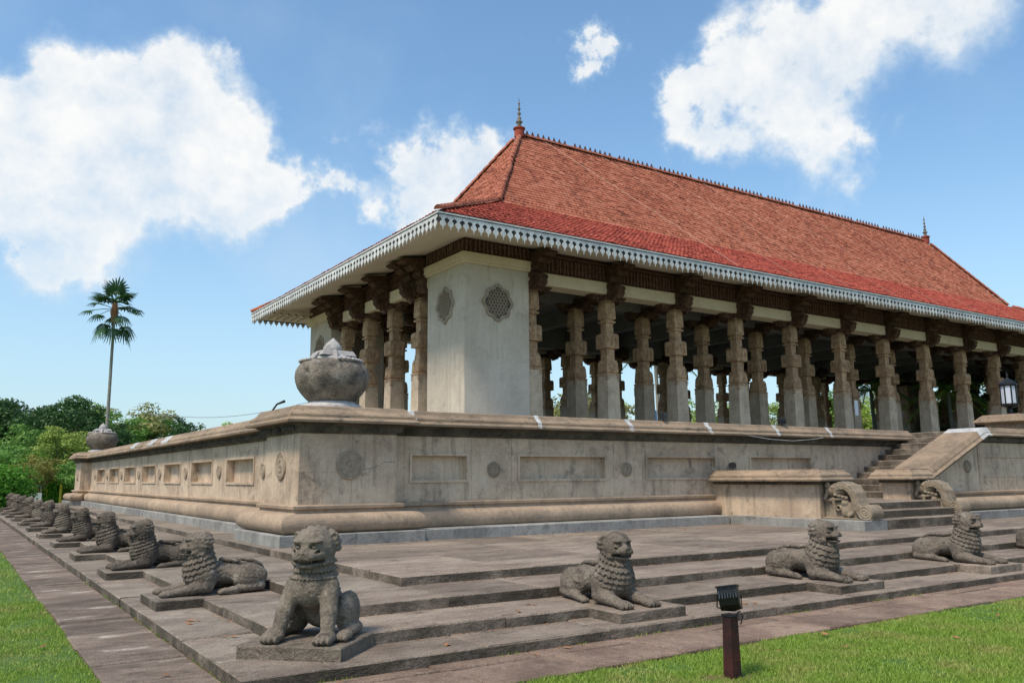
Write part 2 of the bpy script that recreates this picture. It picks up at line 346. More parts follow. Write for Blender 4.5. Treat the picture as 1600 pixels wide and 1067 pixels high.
def leafm(name, a, b, tr=.3):
    m, t, p = material(name)
    g = N(t, 'ShaderNodeNewGeometry'); P = g.outputs['Position']; oi = N(t, 'ShaderNodeObjectInfo')
    n1 = noise(t, P, .45, 4, .6); wn = noise(t, P, 6, 2, .6)
    f = mth(t, 'ADD', mth(t, 'MULTIPLY', n1.outputs['Fac'], .7), mth(t, 'MULTIPLY', wn.outputs['Fac'], .3))
    mr = N(t, 'ShaderNodeMapRange'); t.links.new(f, mr.inputs[0]); mr.inputs[1].default_value = .38; mr.inputs[2].default_value = .62
    c = mixc(t, mr.outputs[0], a, b)
    rr = N(t, 'ShaderNodeMapRange'); t.links.new(oi.outputs['Random'], rr.inputs[0]); rr.inputs[3].default_value = .8; rr.inputs[4].default_value = 1.25
    c = mixc(t, 1., c, rr.outputs[0], 'MULTIPLY')
    t.links.new(c, p.inputs['Base Color']); p.inputs['Roughness'].default_value = .6; p.inputs['Specular IOR Level'].default_value = .3
    tl = N(t, 'ShaderNodeBsdfTranslucent'); t.links.new(c, tl.inputs[0])
    mx = N(t, 'ShaderNodeMixShader'); mx.inputs[0].default_value = tr
    t.links.new(p.outputs[0], mx.inputs[1]); t.links.new(tl.outputs[0], mx.inputs[2])
    t.links.new(mx.outputs[0], t.nodes['Material Output'].inputs[0])
    return m
L_dark = leafm('dark_foliage', (0.031, 0.085, 0.023), (0.068, 0.153, 0.042))
L_mid = leafm('mid_foliage', (0.102, 0.227, 0.046), (0.181, 0.338, 0.067))
L_lite = leafm('light_foliage', (0.227, 0.352, 0.067), (0.362, 0.452, 0.102))
L_rust = leafm('yellowing_foliage', (.15, .18, .04), (.27, .21, .055))
L_olive = leafm('olive_foliage', (0.192, 0.209, 0.078), (0.295, 0.295, 0.104))
L_hedge = leafm('bright_hedge_foliage', (0.072, 0.232, 0.017), (0.131, 0.348, 0.029))
L_palm = leafm('palm_frond', (.02, .07, .02), (.045, .11, .03), .2)
M_bark = stone('bark', (.12, .10, .08), (.2, .17, .13), bump=.5)
M_palmbark = stone('palm_trunk', (.24, .235, .2), (.32, .31, .26), (.13, .13, .1), .5, 3, bump=.4)
def lawnm():
    m, t, p = material('lawn')
    g = N(t, 'ShaderNodeNewGeometry'); P = g.outputs['Position']
    n1 = noise(t, P, .6, 6, .6); n2 = noise(t, P, 9, 5, .7); n3 = noise(t, P, 2.2, 5, .6)
    c = mixc(t, n2.outputs['Fac'], (.03, .075, .008), (.085, .165, .02))
    d = N(t, 'ShaderNodeMapRange', interpolation_type='SMOOTHSTEP'); t.links.new(n1.outputs['Fac'], d.inputs[0]); d.inputs[1].default_value = .5; d.inputs[2].default_value = .68; d.inputs[4].default_value = .6
    c = mixc(t, d.outputs[0], c, (.16, .17, .04))
    e = N(t, 'ShaderNodeMapRange', interpolation_type='SMOOTHSTEP'); t.links.new(n3.outputs['Fac'], e.inputs[0]); e.inputs[1].default_value = .6; e.inputs[2].default_value = .75; e.inputs[4].default_value = .5
    c = mixc(t, e.outputs[0], c, (.17, .12, .06))
    t.links.new(c, p.inputs['Base Color']); p.inputs['Roughness'].default_value = .9
    b = N(t, 'ShaderNodeBump'); b.inputs['Strength'].default_value = .8; b.inputs['Distance'].default_value = .04; t.links.new(n2.outputs['Fac'], b.inputs['Height']); t.links.new(b.outputs[0], p.inputs['Normal'])
    return m
M_lawn = lawnm()
def bladem():
    m, t, p = material('grass_blade')
    g = N(t, 'ShaderNodeNewGeometry'); P = g.outputs['Position']
    n1 = noise(t, P, .9, 5, .6); n2 = noise(t, P, 60, 2, .6); n4 = noise(t, P, 3.1, 4, .6)
    c = mixc(t, n2.outputs['Fac'], (.15, .27, .03), (.34, .46, .065))
    d = N(t, 'ShaderNodeMapRange', interpolation_type='SMOOTHSTEP'); t.links.new(mth(t, 'ADD', mth(t, 'MULTIPLY', n1.outputs['Fac'], .6), mth(t, 'MULTIPLY', n4.outputs['Fac'], .4)), d.inputs[0]); d.inputs[1].default_value = .46; d.inputs[2].default_value = .64; d.inputs[4].default_value = .75
    c = mixc(t, d.outputs[0], c, (.40, .37, .12))
    t.links.new(c, p.inputs['Base Color']); p.inputs['Roughness'].default_value = .55
    tl = N(t, 'ShaderNodeBsdfTranslucent'); t.links.new(c, tl.inputs[0])
    mx = N(t, 'ShaderNodeMixShader'); mx.inputs[0].default_value = .3
    t.links.new(p.outputs[0], mx.inputs[1]); t.links.new(tl.outputs[0], mx.inputs[2]); t.links.new(mx.outputs[0], t.nodes['Material Output'].inputs[0])
    return m
M_blade = bladem()

# ------------------------------------------------------------------ sculpting by distance field
def surfnet(F, org, h):
    nx, ny, nz = F.shape
    S = F < 0
    cs = np.zeros((nx-1, ny-1, nz-1), int); C8 = [(i, j, k) for i in (0, 1) for j in (0, 1) for k in (0, 1)]
    for i, j, k in C8: cs += S[i:nx-1+i, j:ny-1+j, k:nz-1+k]
    act = (cs > 0) & (cs < 8); idx = -np.ones(act.shape, int); idx[act] = np.arange(act.sum())
    ci, cj, ck = np.nonzero(act); acc = np.zeros((len(ci), 3)); cnt = np.zeros(len(ci))
    for a in C8:
        for ax in range(3):
            if a[ax]: continue
            b = list(a); b[ax] = 1
            f0 = F[ci+a[0], cj+a[1], ck+a[2]]; f1 = F[ci+b[0], cj+b[1], ck+b[2]]
            m = (f0 < 0) != (f1 < 0); t = np.where(m, f0/(f0-f1+1e-12), 0)
            p = np.array(a, float)[None]*np.ones((len(ci), 1)); p[:, ax] += t
            acc += p*m[:, None]; cnt += m
    V = acc/cnt[:, None]+np.stack([ci, cj, ck], 1)
    V = V*h+np.array(org)
    Q = []
    for ax in range(3):
        sl0 = [slice(1, -1)]*3; sl0[ax] = slice(0, -1); sl1 = [slice(1, -1)]*3; sl1[ax] = slice(1, None)
        a, b = S[tuple(sl0)], S[tuple(sl1)]
        i, j, k = np.nonzero(a != b); flip = a[i, j, k]
        P = np.stack([i, j, k], 1); o = np.ones(3, int); o[ax] = 0; P = P+o
        u, w = [(1, 2), (2, 0), (0, 1)][ax]
        def g(du, dw):
            q = P.copy(); q[:, u] -= du; q[:, w] -= dw; return idx[q[:, 0], q[:, 1], q[:, 2]]
        q = np.stack([g(1, 1), g(0, 1), g(0, 0), g(1, 0)], 1)
        q[~flip] = q[~flip][:, ::-1]; Q.append(q)
    return V, np.concatenate(Q)
class SDF:
    def __init__(s, lo, hi, h):
        s.lo, s.h = lo, h
        ax = [np.arange(lo[i], hi[i]+h, h) for i in range(3)]
        s.X, s.Y, s.Z = np.meshgrid(*ax, indexing='ij'); s.X = s.X.astype(np.float32); s.Y = s.Y.astype(np.float32); s.Z = s.Z.astype(np.float32)
        s.F = np.full(s.X.shape, 9., np.float32)
    def ell(s, c, r, rx=0, M=None):
        x, y, z = s.X-c[0], s.Y-c[1], s.Z-c[2]
        if rx: x, z = x*math.cos(rx)-z*math.sin(rx), x*math.sin(rx)+z*math.cos(rx)   # pitch about y
        k = np.sqrt((x/r[0])**2+(y/r[1])**2+(z/r[2])**2)
        return (k-1)*min(r)
    def cap(s, a, b, ra, rb=None):
        rb = ra if rb is None else rb
        a = np.array(a, float); b = np.array(b, float); d = b-a
        px, py, pz = s.X-a[0], s.Y-a[1], s.Z-a[2]
        t = np.clip((px*d[0]+py*d[1]+pz*d[2])/(d@d), 0, 1)
        return np.sqrt((px-t*d[0])**2+(py-t*d[1])**2+(pz-t*d[2])**2)-(ra+(rb-ra)*t)
    def u(s, d, k=.03):
        h = np.clip(.5+.5*(s.F-d)/k, 0, 1); s.F = s.F*(1-h)+d*h-k*h*(1-h)
    def sub(s, d, k=.012):
        d = -d; h = np.clip(.5-.5*(s.F-d)/k, 0, 1); s.F = s.F*(1-h)+d*h+k*h*(1-h)
    def mesh(s, name):
        s.F[0] = s.F[-1] = 1; s.F[:, 0] = s.F[:, -1] = 1; s.F[:, :, -1] = 1; s.F[:, :, 0] = 1
        V, Q = surfnet(s.F, s.lo, s.h)
        return mesh(name, V, Q, True)

def head(s, c, sc=1., rp=0., open_=.022, cut=True):
    """lion head looking along +x with centre c"""
    def q(x, y, z):
        x, y, z = x*sc, y*sc, z*sc
        return (c[0]+x*math.cos(rp)+z*math.sin(rp), c[1]+y, c[2]-x*math.sin(rp)+z*math.cos(rp))
    e = lambda x, y, z, rx, ry, rz: s.ell(q(x, y, z), (rx*sc, ry*sc, rz*sc), rp)
    s.u(e(0, 0, 0, .17, .165, .165), .05)
    s.u(e(-.02, 0, .07, .14, .135, .11), .04)
    s.u(e(.11, 0, -.055, .125, .12, .08), .03)          # muzzle
    s.u(e(.10, 0, -.145, .115, .095, .045), .015)         # lower jaw
    for y in (-1, 1):
        s.u(e(.07, .085*y, -.06, .075, .055, .06), .03)   # cheek
        s.u(e(.185, .045*y, -.06, .05, .048, .042), .015)  # lip pads
        s.u(e(.12, .07*y, .078, .045, .05, .018), .018)    # brow
        s.u(e(-.05, .155*y, .085, .028, .035, .05), .012)  # ear
        s.sub(e(-.028, .168*y, .09, .016, .02, .03), .01)
        s.sub(e(.155, .066*y, .024, .034, .036, .024), .010)
        s.u(e(.128, .066*y, .022, .028, .024, .018), .003)  # eye
        s.u(e(.05, .135*y, -.135, .06, .03, .04), .02)
    s.u(e(.17, 0, .0, .06, .032, .03), .02)               # bridge
    s.u(e(.205, 0, -.025, .034, .052, .028), .012)          # nose
    for y in (-1, 1): s.sub(e(.24, .02*y, -.028, .016, .012, .01), .006)
    s.sub(e(.17, 0, -.108, .125, .115, open_), .008)        # mouth slit
    for y in (-1, 1):
        s.sub(e(.10, .10*y, -.115, .03, .03, open_*.8), .008)
        s.sub(e(.15, .098*y, -.02, .05, .018, .014), .01)
    for k in range(-2, 3): s.u(e(.19-.01*abs(k), .024*k, -.105, .012, .012, .016), .006)
    # curls round the face
    for k in range(11):
        a = PI*(-.12+1.24*k/10)
        s.u(e(-.075-.02*math.sin(a), .165*math.cos(a), .02+.14*math.sin(a), .045, .032, .032), .012)
    for k in range(9):
        a = PI*(-.1+1.2*k/8)
        s.u(e(-.13, .15*math.cos(a), .0+.135*math.sin(a), .045, .036, .036), .012)

def collar(s, fn, region, n=4, amp=.016, per=.075, nsc=15, cx=.2):
    """mane cut in overlapping tiers of scales"""
    th = np.arctan2(s.Y, s.X-cx)
    t = fn/per
    ph = np.where(np.floor(t) % 2 == 0, 0., .5)
    sc = np.abs(np.sin((th*nsc/2+ph*PI)))
    tt = t-(.22*(1-sc))
    saw = tt-np.floor(tt)
    rel = (1-saw)*amp*1.35-amp*.55
    groove = np.exp(-(sc/.22)**2)*amp*.9
    s.F = s.F-region*(rel-groove)

def crouching_lion(h=.0125, open_=.022, per_=.072, nsc_=21, rp_=.10, er=.0028):
    s = SDF((-.75, -.36, -.03), (.76, .36, 1.02), h)
    s.u(s.cap((-.38, 0, .25), (.12, 0, .28), .165, .165), .05)
    for y in (-1, 1):
        s.u(s.ell((-.38, .16*y, .20), (.215, .12, .20)), .04)
        s.u(s.cap((-.50, .20*y, .08), (-.16, .25*y, .055), .07, .05), .02)
        s.u(s.ell((-.08, .26*y, .045), (.085, .05, .045)), .02)
        s.u(s.ell((.14, .15*y, .24), (.13, .10, .20)), .05)
        s.u(s.cap((.15, .17*y, .11), (.46, .17*y, .06), .095, .06), .03)
        s.u(s.ell((.54, .17*y, .05), (.105, .085, .055)), .015)
        for k in (-1.5, -.5, .5, 1.5):
            s.u(s.ell((.625-.014*abs(k), .17*y+k*.041, .036), (.045, .021, .036)), .003)
            s.u(s.ell((-.01, .26*y+k*.024, .03), (.03, .014, .026)), .006)
    s.u(s.ell((.20, 0, .33), (.175, .18, .26)), .06)
    s.u(s.cap((.15, 0, .38), (.18, 0, .66), .175, .14), .05)
    fnz = s.Z+.42*(s.X-.2)
    ax = s.cap((.16, 0, .30), (.19, 0, .66), .18, .145)
    reg = np.clip((.075-ax)/.03, 0, 1)*np.clip((fnz-.235)/.008, 0, 1)*np.clip((.66-fnz)/.04, 0, 1)
    collar(s, fnz-.235, reg, per=per_, amp=.019, nsc=nsc_)
    head(s, (.22, 0, .715), .92, rp_, open_)
    # tail laid over the back
    T = [(-.58, 0, .10), (-.60, .02, .24), (-.54, .03, .37), (-.42, .03, .445), (-.28, .0, .46), (-.14, -.05, .465), (-.07, .0, .475), (-.12, .06, .47), (-.22, .07, .45)]
    for a, b in zip(T, T[1:]): s.u(s.cap(a, b, .028), .006)
    s.u(s.ell((-.24, .075, .445), (.05, .035, .03)), .01)
    nz = np.sin(s.X*61+np.sin(s.Z*43)*2)*np.sin(s.Y*57+np.sin(s.X*39)*2)*np.sin(s.Z*53)
    s.F += nz*er+.006*(er/.0028-1)*np.sin(s.X*17+s.Y*11)*np.sin(s.Z*19+s.Y*13)
    s.F = np.maximum(s.F, -s.Z)
    return s.mesh('lion')
def sitting_lion(h=.0105):
    s = SDF((-.56, -.48, -.03), (.56, .48, 1.24), h)
    s.u(s.cap((-.20, 0, .24), (.0, 0, .52), .19, .165), .05)
    s.u(s.ell((.06, 0, .49), (.155, .175, .20)), .05)
    for y in (-1, 1):
        s.u(s.ell((-.17, .225*y, .22), (.19, .085, .215)), .025)
        s.u(s.cap((-.20, .28*y, .07), (.06, .30*y, .055), .065, .05), .02)
        s.u(s.ell((.12, .31*y, .05), (.10, .07, .055)), .02)
        s.u(s.cap((.07, .15*y, .52), (.17, .195*y, .28), .085, .070), .03)
        s.u(s.cap((.17, .195*y, .28), (.24, .215*y, .08), .070, .056), .02)
        s.u(s.ell((.30, .225*y, .055), (.11, .082, .06)), .018)
        for k in (-1.5, -.5, .5, 1.5):
            s.u(s.ell((.385-.014*abs(k), .225*y+k*.040, .04), (.05, .0215, .038)), .004)
            s.u(s.ell((.20, .31*y+k*.031, .035), (.038, .017, .032)), .004)
    s.u(s.cap((.02, 0, .56), (.05, 0, .86), .175, .165), .05)
    fnz = s.Z+.10*(s.X)
    ax = s.cap((.02, 0, .52), (.05, 0, .88), .175, .165)
    reg = np.clip((.09-ax)/.03, 0, 1)*np.clip((fnz-.60)/.008, 0, 1)*np.clip((.82-fnz)/.03, 0, 1)
    collar(s, fnz-.60, reg, per=.070, nsc=34, amp=.022, cx=.03)
    reg2 = np.clip((.09-ax)/.03, 0, 1)*np.clip((-.02-s.X)/.05, 0, 1)*np.clip((s.Z-.35)/.05, 0, 1)*np.clip((1.0-s.Z)/.02, 0, 1)
    collar(s, s.Z-.3, reg2, per=.075, nsc=22, amp=.018, cx=.05)
    head(s, (.065, 0, .905), 1.06, .14, .020)
    nz = np.sin(s.X*61+np.sin(s.Z*43)*2)*np.sin(s.Y*57+np.sin(s.X*39)*2)*np.sin(s.Z*53)
    s.F += nz*.0025
    s.F = np.maximum(s.F, -s.Z)
    return s.mesh('lion')
def makara(h=.014):
    """scrolled balustrade end: beast head, curling trunk and volute. u forward = x, width = y"""
    s = SDF((-.12, -.30, -.03), (1.32, .30, 1.02), h)
    w = .19
    def slab(d2, hw): return np.maximum(d2, np.abs(s.Y)-hw)
    def seg(a, b, ra, rb):
        d = np.array(b)-np.array(a); px, pz = s.X-a[0], s.Z-a[1]
        t = np.clip((px*d[0]+pz*d[1])/(d@d), 0, 1); return np.sqrt((px-t*d[0])**2+(pz-t*d[1])**2)-(ra+(rb-ra)*t)
    # wall behind
    T = [(.32, .80), (.5, .83), (.66, .76), (.76, .62), (.80, .45), (.84, .30), (.92, .17)]
    for a, b in zip(T, T[1:]):
        s.u(slab(seg(a, b, .085, .085), w), .02)
    c = (1.04, .18)
    rr = np.sqrt((s.X-c[0])**2+(s.Z-c[1])**2)
    s.u(slab(rr-.19, w+.02), .015)
    ang = np.arctan2(s.Z-c[1], s.X-c[0])
    sp = np.abs(((rr/.062-ang/(2*PI)) % 1)-.5)
    side = np.clip((np.abs(s.Y)-(w-.01))/.015, 0, 1)*(rr < .185)
    s.F = s.F+side*.022*np.clip((.22-sp)/.1, 0, 1)
    # grooves along the trunk
    g = np.full(s.X.shape, 9.)
    for a, b in zip(T, T[1:]): g = np.minimum(g, seg(a, b, 0, 0))
    side2 = np.clip((np.abs(s.Y)-(w-.012))/.015, 0, 1)
    s.F = s.F+side2*.016*(np.exp(-((g-.03)/.009)**2)+np.exp(-((g-.065)/.009)**2))*(rr > .2)
    # beast head
    s.u(s.ell((.22, 0, .70), (.27, .20, .17)), .03); s.u(s.ell((.36, 0, .83), (.16, .12, .09)), .03)
    for y in (-1, 1):
        s.u(s.ell((.26, .17*y, .78), (.05, .05, .05)), .01); s.u(s.ell((.10, .15*y, .84), (.06, .05, .08)), .02)
        for k in range(5): s.u(s.ell((.05+.02*k, .19*y, .50+.055*k), (.05, .03, .035)), .01)
        for k in range(6): s.u(s.ell((.28+.05*k, .18*y, .60-.01*k), (.024, .02, .04)), .006)
        s.u(s.cap((.02, .12*y, .45), (.55, .12*y, .52), .045), .02)
        # small lion figure under the arch
        s.u(s.ell((.50, .10*y, .22), (.13, .06, .17)), .03); s.u(s.ell((.50, .12*y, .40), (.08, .06, .08)), .02)
        s.u(s.cap((.26, .13*y, 0), (.22, .13*y, .5), .045, .035), .02)
        a0 = np.sqrt((s.X-.36)**2+(s.Z-.28)**2+(s.Y-.16*y)**2*.4); s.u(np.maximum(np.abs(a0-.06)-.016, np.abs(s.Y-.15*y)-.03), .01)
        for k in range(3): s.u(s.ell((.60+.05*k, .15*y, .10+.03*k), (.03, .03, .06)), .01)
    s.u(slab(np.maximum(np.maximum(-.05-s.X, s.X-.80), s.Z-.42), .10), .02)
    s.u(np.maximum(np.maximum(np.maximum(-.1-s.X, s.X-1.2), s.Z-.035), np.abs(s.Y)-.2), .01)
    s.F += np.sin(s.X*71+np.sin(s.Z*53)*2)*np.sin(s.Y*67)*np.sin(s.Z*63)*.004
    s.F = np.maximum(s.F, -s.Z)
    return s.mesh('makara')

# ------------------------------------------------------------------ ground
xs = [-900, -60, -20, -.80]
lawn = ob('lawn', mesh('lawn', [(-1500, -1500, -.012), (1500, -1500, -.012), (1500, 1500, -.012), (-1500, 1500, -.012)], [(0, 1, 2, 3)]), M_lawn)
tag(lawn, kind='structure')
road = MB().box(-120, 160, 51.5, 55.5, -.008, .004).ob('road', M_road); tag(road, kind='structure')

# grass blades near the viewer
def blades():
    pts = []
    def fill(n, x0, x1, y0, y1, keep):
        p = rng.uniform((x0, y0), (x1, y1), (n, 2)); pts.append(p[keep(p[:, 0], p[:, 1])])
    fill(60000, -3.4, -.80, .6, 7, lambda x, y: (x < -.80+.02*np.sin(y*5)+.015*np.sin(y*17)) & (x > -1.15-.16*y-.25))
    fill(36000, -5.0, -.80, 7, 19, lambda x, y: x < -.815)
    fill(130000, 1.5, 8, -3.4, -.86, lambda x, y: (y < -.858-.02*np.sin(x*3)-.02*np.sin(x*11)) & (x > 1.6-.95*(y+.9)*-1-1.5))
    fill(60000, 8, 15, -3.4, -.86, lambda x, y: (y < -.858-.02*np.sin(x*3)-.02*np.sin(x*11)))
    P = np.concatenate(pts); n = len(P)
    cl = np.sin(P[:, 0]*2.3+np.sin(P[:, 1]*3.1)*1.4)*np.cos(P[:, 1]*2.7+np.sin(P[:, 0]*1.9))+.6*np.sin(P[:, 0]*9.1+P[:, 1]*4)*np.sin(P[:, 1]*8.3-P[:, 0]*3)
    P = P[cl+rng.uniform(-.9, .9, n) > -1.05]; n = len(P)
    cl = np.sin(P[:, 0]*2.3+np.sin(P[:, 1]*3.1)*1.4)*np.cos(P[:, 1]*2.7+np.sin(P[:, 0]*1.9))+.6*np.sin(P[:, 0]*9.1+P[:, 1]*4)*np.sin(P[:, 1]*8.3-P[:, 0]*3)
    dist = np.hypot(P[:, 0]-CAMP[0], P[:, 1]-CAMP[1])
    hh = rng.uniform(.018, .042, n)*(.95+.33*cl); wd = rng.uniform(.0022, .004, n)*(1+dist/14)
    a = rng.uniform(0, 2*PI, n); la = rng.uniform(0, 2*PI, n); ll = hh*rng.uniform(.2, .9, n)
    dx, dy = np.cos(a)*wd, np.sin(a)*wd; ox, oy = np.cos(la)*ll, np.sin(la)*ll
    z = np.full(n, -.013)
    V = np.stack([np.stack([P[:, 0]-dx, P[:, 1]-dy, z], 1), np.stack([P[:, 0]+dx, P[:, 1]+dy, z], 1),
                  np.stack([P[:, 0]+ox, P[:, 1]+oy, z+hh], 1)], 1).reshape(-1, 3)
    me = bpy.data.meshes.new('grass')
    me.vertices.add(3*n); me.vertices.foreach_set('co', V.astype(np.float32).ravel())
    me.loops.add(3*n); me.loops.foreach_set('vertex_index', np.arange(3*n, dtype=np.int32))
    me.polygons.add(n); me.polygons.foreach_set('loop_start', np.arange(0, 3*n, 3, dtype=np.int32))
    me.update(calc_edges=True); me.validate()
    o = ob('grass', me, M_blade); tag(o, 'short mown green grass growing up to the paved strip', 'grass', kind='stuff')
blades()

# paved strip
path = MB().box(-.80, 40, -.86, .02, -.03, .004).box(-.80, .02, .02, 50, -.03, .004).ob('path', M_soil); tag(path, kind='structure')
y = .06
while y < 48:
    L = random.uniform(.8, 1.1); MB().cbox(-.80+random.uniform(-.02, .015), -.015, y, y+L-.014, -.02, .022+random.uniform(-.006, .008), .01, .004).ob('paving_slab', M_path, path); y += L
x = -.80
while x < 36:
    L = random.uniform(1.0, 1.35); MB().cbox(x, x+L-.014, -.86+random.uniform(-.015, .02), -.24, -.02, .022+random.uniform(-.006, .008), .01, .005).ob('paving_slab', M_pathR, path); x += L
x = -.80
while x < 24:
    L = random.uniform(1.0, 1.35); MB().cbox(x, x+L-.014, -.228, .0, -.02, .024+random.uniform(-.006, .006), .01, .005).ob('paving_slab', M_pathR, path); x += L

# ------------------------------------------------------------------ stepped terrace
ZA, ZB, ZC, ZD = .12, .2307, .3495, .464
SA, SB, SC, SD = 0., .69, 1.586, 2.66
YE = 46.6; XE = 36.
ter = MB()
for (o, z0, z1) in ((SA, -.05, ZA), (SB, ZA, ZB), (SC, ZB, ZC), (SD, ZC, ZD)):
    e = .03
    ter.box(o+e, XE, o+e, YE-o-e, z0, z1-.006)
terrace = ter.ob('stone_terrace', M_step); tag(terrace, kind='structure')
lev = [(SA, SB, -.02, ZA), (SB, SC, ZA, ZB), (SC, SD, ZB, ZC)]
for o, o2, z0, z1 in lev:
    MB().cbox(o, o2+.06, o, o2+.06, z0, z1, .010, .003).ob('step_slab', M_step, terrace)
    x = o2+.06
    while x < 18:
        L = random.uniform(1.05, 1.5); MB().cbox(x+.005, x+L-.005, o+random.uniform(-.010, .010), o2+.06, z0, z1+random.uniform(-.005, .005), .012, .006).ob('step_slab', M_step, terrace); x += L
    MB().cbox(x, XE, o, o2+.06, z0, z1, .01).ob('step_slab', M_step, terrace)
    y = o2+.06
    while y < YE-o2:
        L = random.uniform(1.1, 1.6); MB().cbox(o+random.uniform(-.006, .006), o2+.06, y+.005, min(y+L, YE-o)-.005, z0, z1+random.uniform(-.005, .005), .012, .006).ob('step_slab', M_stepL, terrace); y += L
# top platform slabs
y = SD
for wd in (.95, 1.3, 1.35, 1.5):
    x = SD
    while x < 17:
        L = random.uniform(1.3, 2.0)
        MB().cbox(x+.005, x+L-.005, y+.004, y+wd-.004, ZC, ZD+random.uniform(-.004, .004), .008 if y > SD+.1 else .012, .002).ob('floor_slab', M_step, terrace); x += L
    MB().cbox(x, XE, y, y+wd-.004, ZC, ZD, .01).ob('floor_slab', M_step, terrace)
    y += wd
y = SD+5.1
while y < 43:
    L = random.uniform(1.5, 2.1); MB().cbox(SD, 3.5, y+.002, y+L-.002, ZC, ZD, .01, .002).ob('floor_slab', M_stepL, terrace); y += L
# raised pads under the lions
S_ = 3.72; SY_ = 3.782; BF, BL, BW = .154, .245, .94
for i in range(1, 7):
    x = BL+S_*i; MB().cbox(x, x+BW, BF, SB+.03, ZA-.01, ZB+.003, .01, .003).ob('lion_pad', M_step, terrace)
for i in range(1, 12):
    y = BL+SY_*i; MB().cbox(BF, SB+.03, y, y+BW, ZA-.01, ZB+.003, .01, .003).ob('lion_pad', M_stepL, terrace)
for cy, sg in ((0, 1), (YE, -1)):
    q = MB(); pts = [(.19, .83), (.87, .15), (1.43, .71), (.75, 1.39)]
    if sg < 0: pts = [(a, YE-b) for a, b in pts][::-1]
    c = .010; cx_ = sum(p[0] for p in pts)/4; cy_ = sum(p[1] for p in pts)/4
    ins = [(p[0]+(cx_-p[0])*c/.5, p[1]+(cy_-p[1])*c/.5) for p in pts]
    v = [(a, b, ZA-.01) for a, b in pts]+[(a, b, ZB+.004-c) for a, b in pts]+[(a, b, ZB+.004) for a, b in ins]
    q.add(v, [(3, 2, 1, 0), (8, 9, 10, 11)]+[(i, (i+1) % 4, 4+(i+1) % 4, 4+i) for i in range(4)]+[(4+i, 4+(i+1) % 4, 8+(i+1) % 4, 8+i) for i in range(4)])
    q.ob('lion_pad', M_lionB if sg > 0 else M_step, terrace)
# weeds in the joint at the foot of the steps
def weeds():
    mb = MB()
    for k in range(900):
        if random.random() < .72: x, y = min(random.uniform(.6, 12), random.uniform(3, 12)), -.012-abs(random.gauss(0, .012))
        else: x, y = -.008-abs(random.gauss(0, .012)), random.uniform(.2, 9)
        if math.sin(x*3.1+y*2.3)+math.sin(x*7.7+1) < .2: continue
        a = random.uniform(0, 2*PI); h = random.uniform(.01, .045); w = random.uniform(.003, .008); l = random.uniform(.0, .025)
        mb.add([(x-math.cos(a)*w, y-math.sin(a)*w, .015), (x+math.cos(a)*w, y+math.sin(a)*w, .015), (x+l*math.sin(a), y-l*abs(math.cos(a)), .015+h)], [(0, 1, 2)])
    o = ob('weeds', mb.me('weeds', fixn=False), M_blade); tag(o, 'tiny weeds sprouting in the joint at the foot of the lowest step', 'weeds', kind='stuff')
weeds()

def debris():
    mb = MB()
    for k in range(2600):
        q = random.random()
        if q < .6:
            lv = random.choice(((SA, -.0), (SB, ZA), (SC, ZB), (SD, ZC))); x = random.uniform(lv[0]+.1, 14); y = lv[0]-abs(random.gauss(0, .05))-.006; z = lv[1]+.004 if lv[1] else .026
            if y < -.02 and lv[0] == 0: z = .024
        elif q < .8:
            lv = random.choice(((SB, ZA), (SC, ZB), (SD, ZC))); y = random.uniform(lv[0]+.1, 16); x = lv[0]-abs(random.gauss(0, .05))-.006; z = lv[1]+.004
        else: x, y, z = random.uniform(2.8, 14), 7.62-abs(random.gauss(0, .25)), ZD+.005
        if math.sin(x*2.3+1)+math.sin(x*5.1+y*4)+math.sin(y*2.9) < random.uniform(-.8, 1.4): continue
        a = random.uniform(0, 2*PI); r = random.uniform(.005, .018); e = r*random.uniform(.3, .8); c, s_ = math.cos(a), math.sin(a); h = random.uniform(.004, .012)
        mb.add([(x-c*r, y-s_*r, z), (x-s_*e, y+c*e, z+h), (x+c*r, y+s_*r, z+h*.5), (x+s_*e, y-c*e, z)], [(0, 1, 2, 3)])
    o = ob('debris', mb.me('debris', fixn=False), M_leafd); tag(o, 'scattered crumbs of dry leaf and grit along the foot of each step', 'debris', kind='stuff')
debris()

# ------------------------------------------------------------------ podium
podium = empty('stone_podium', (3.29, 8.15, ZD))
tag(podium, 'long plastered stone podium with corner piers, recessed panels and carved medallions', 'podium')
def kid(o, parent):
    """keep world placement when parented to an unrotated empty"""
    o.parent = parent; o.matrix_parent_inverse = Matrix.Translation(-Vector(parent.location)); return o
YW, XW = 8.45, 3.75
PX, PY, PR, PL = 3.29, 8.15, 5.24, 10.10
FY0, FY1 = 38.45, 40.40
PATH = [(23.0, YW), (PR, YW), (PR, PY), (PX, PY), (PX, PL), (XW, PL), (XW, FY0), (PX, FY0), (PX, FY1), (PR, FY1), (PR, FY1-.35), (60, FY1-.35)]
KP = [(14.06, 7.72), (5.62, 7.72), (5.62, 7.66), (2.82, 7.66), (2.82, 10.45), (3.35, 10.45), (3.35, 38.1), (2.82, 38.1), (2.82, 40.9), (60, 40.9)]
def stations(path):
    """offset vectors (left-hand side) at each corner"""
    n = len(path); nm = []
    for a, b in zip(path, path[1:]):
        d = Vector((b[0]-a[0], b[1]-a[1])).normalized(); nm.append(Vector((-d.y, d.x)))
    out = []
    for i in range(n):
        if i == 0: out.append(nm[0])
        elif i == n-1: out.append(nm[-1])
        else:
            m = nm[i-1]+nm[i]; out.append(m/(m.dot(nm[i])) if m.length > .01 else nm[i])
    return out, nm
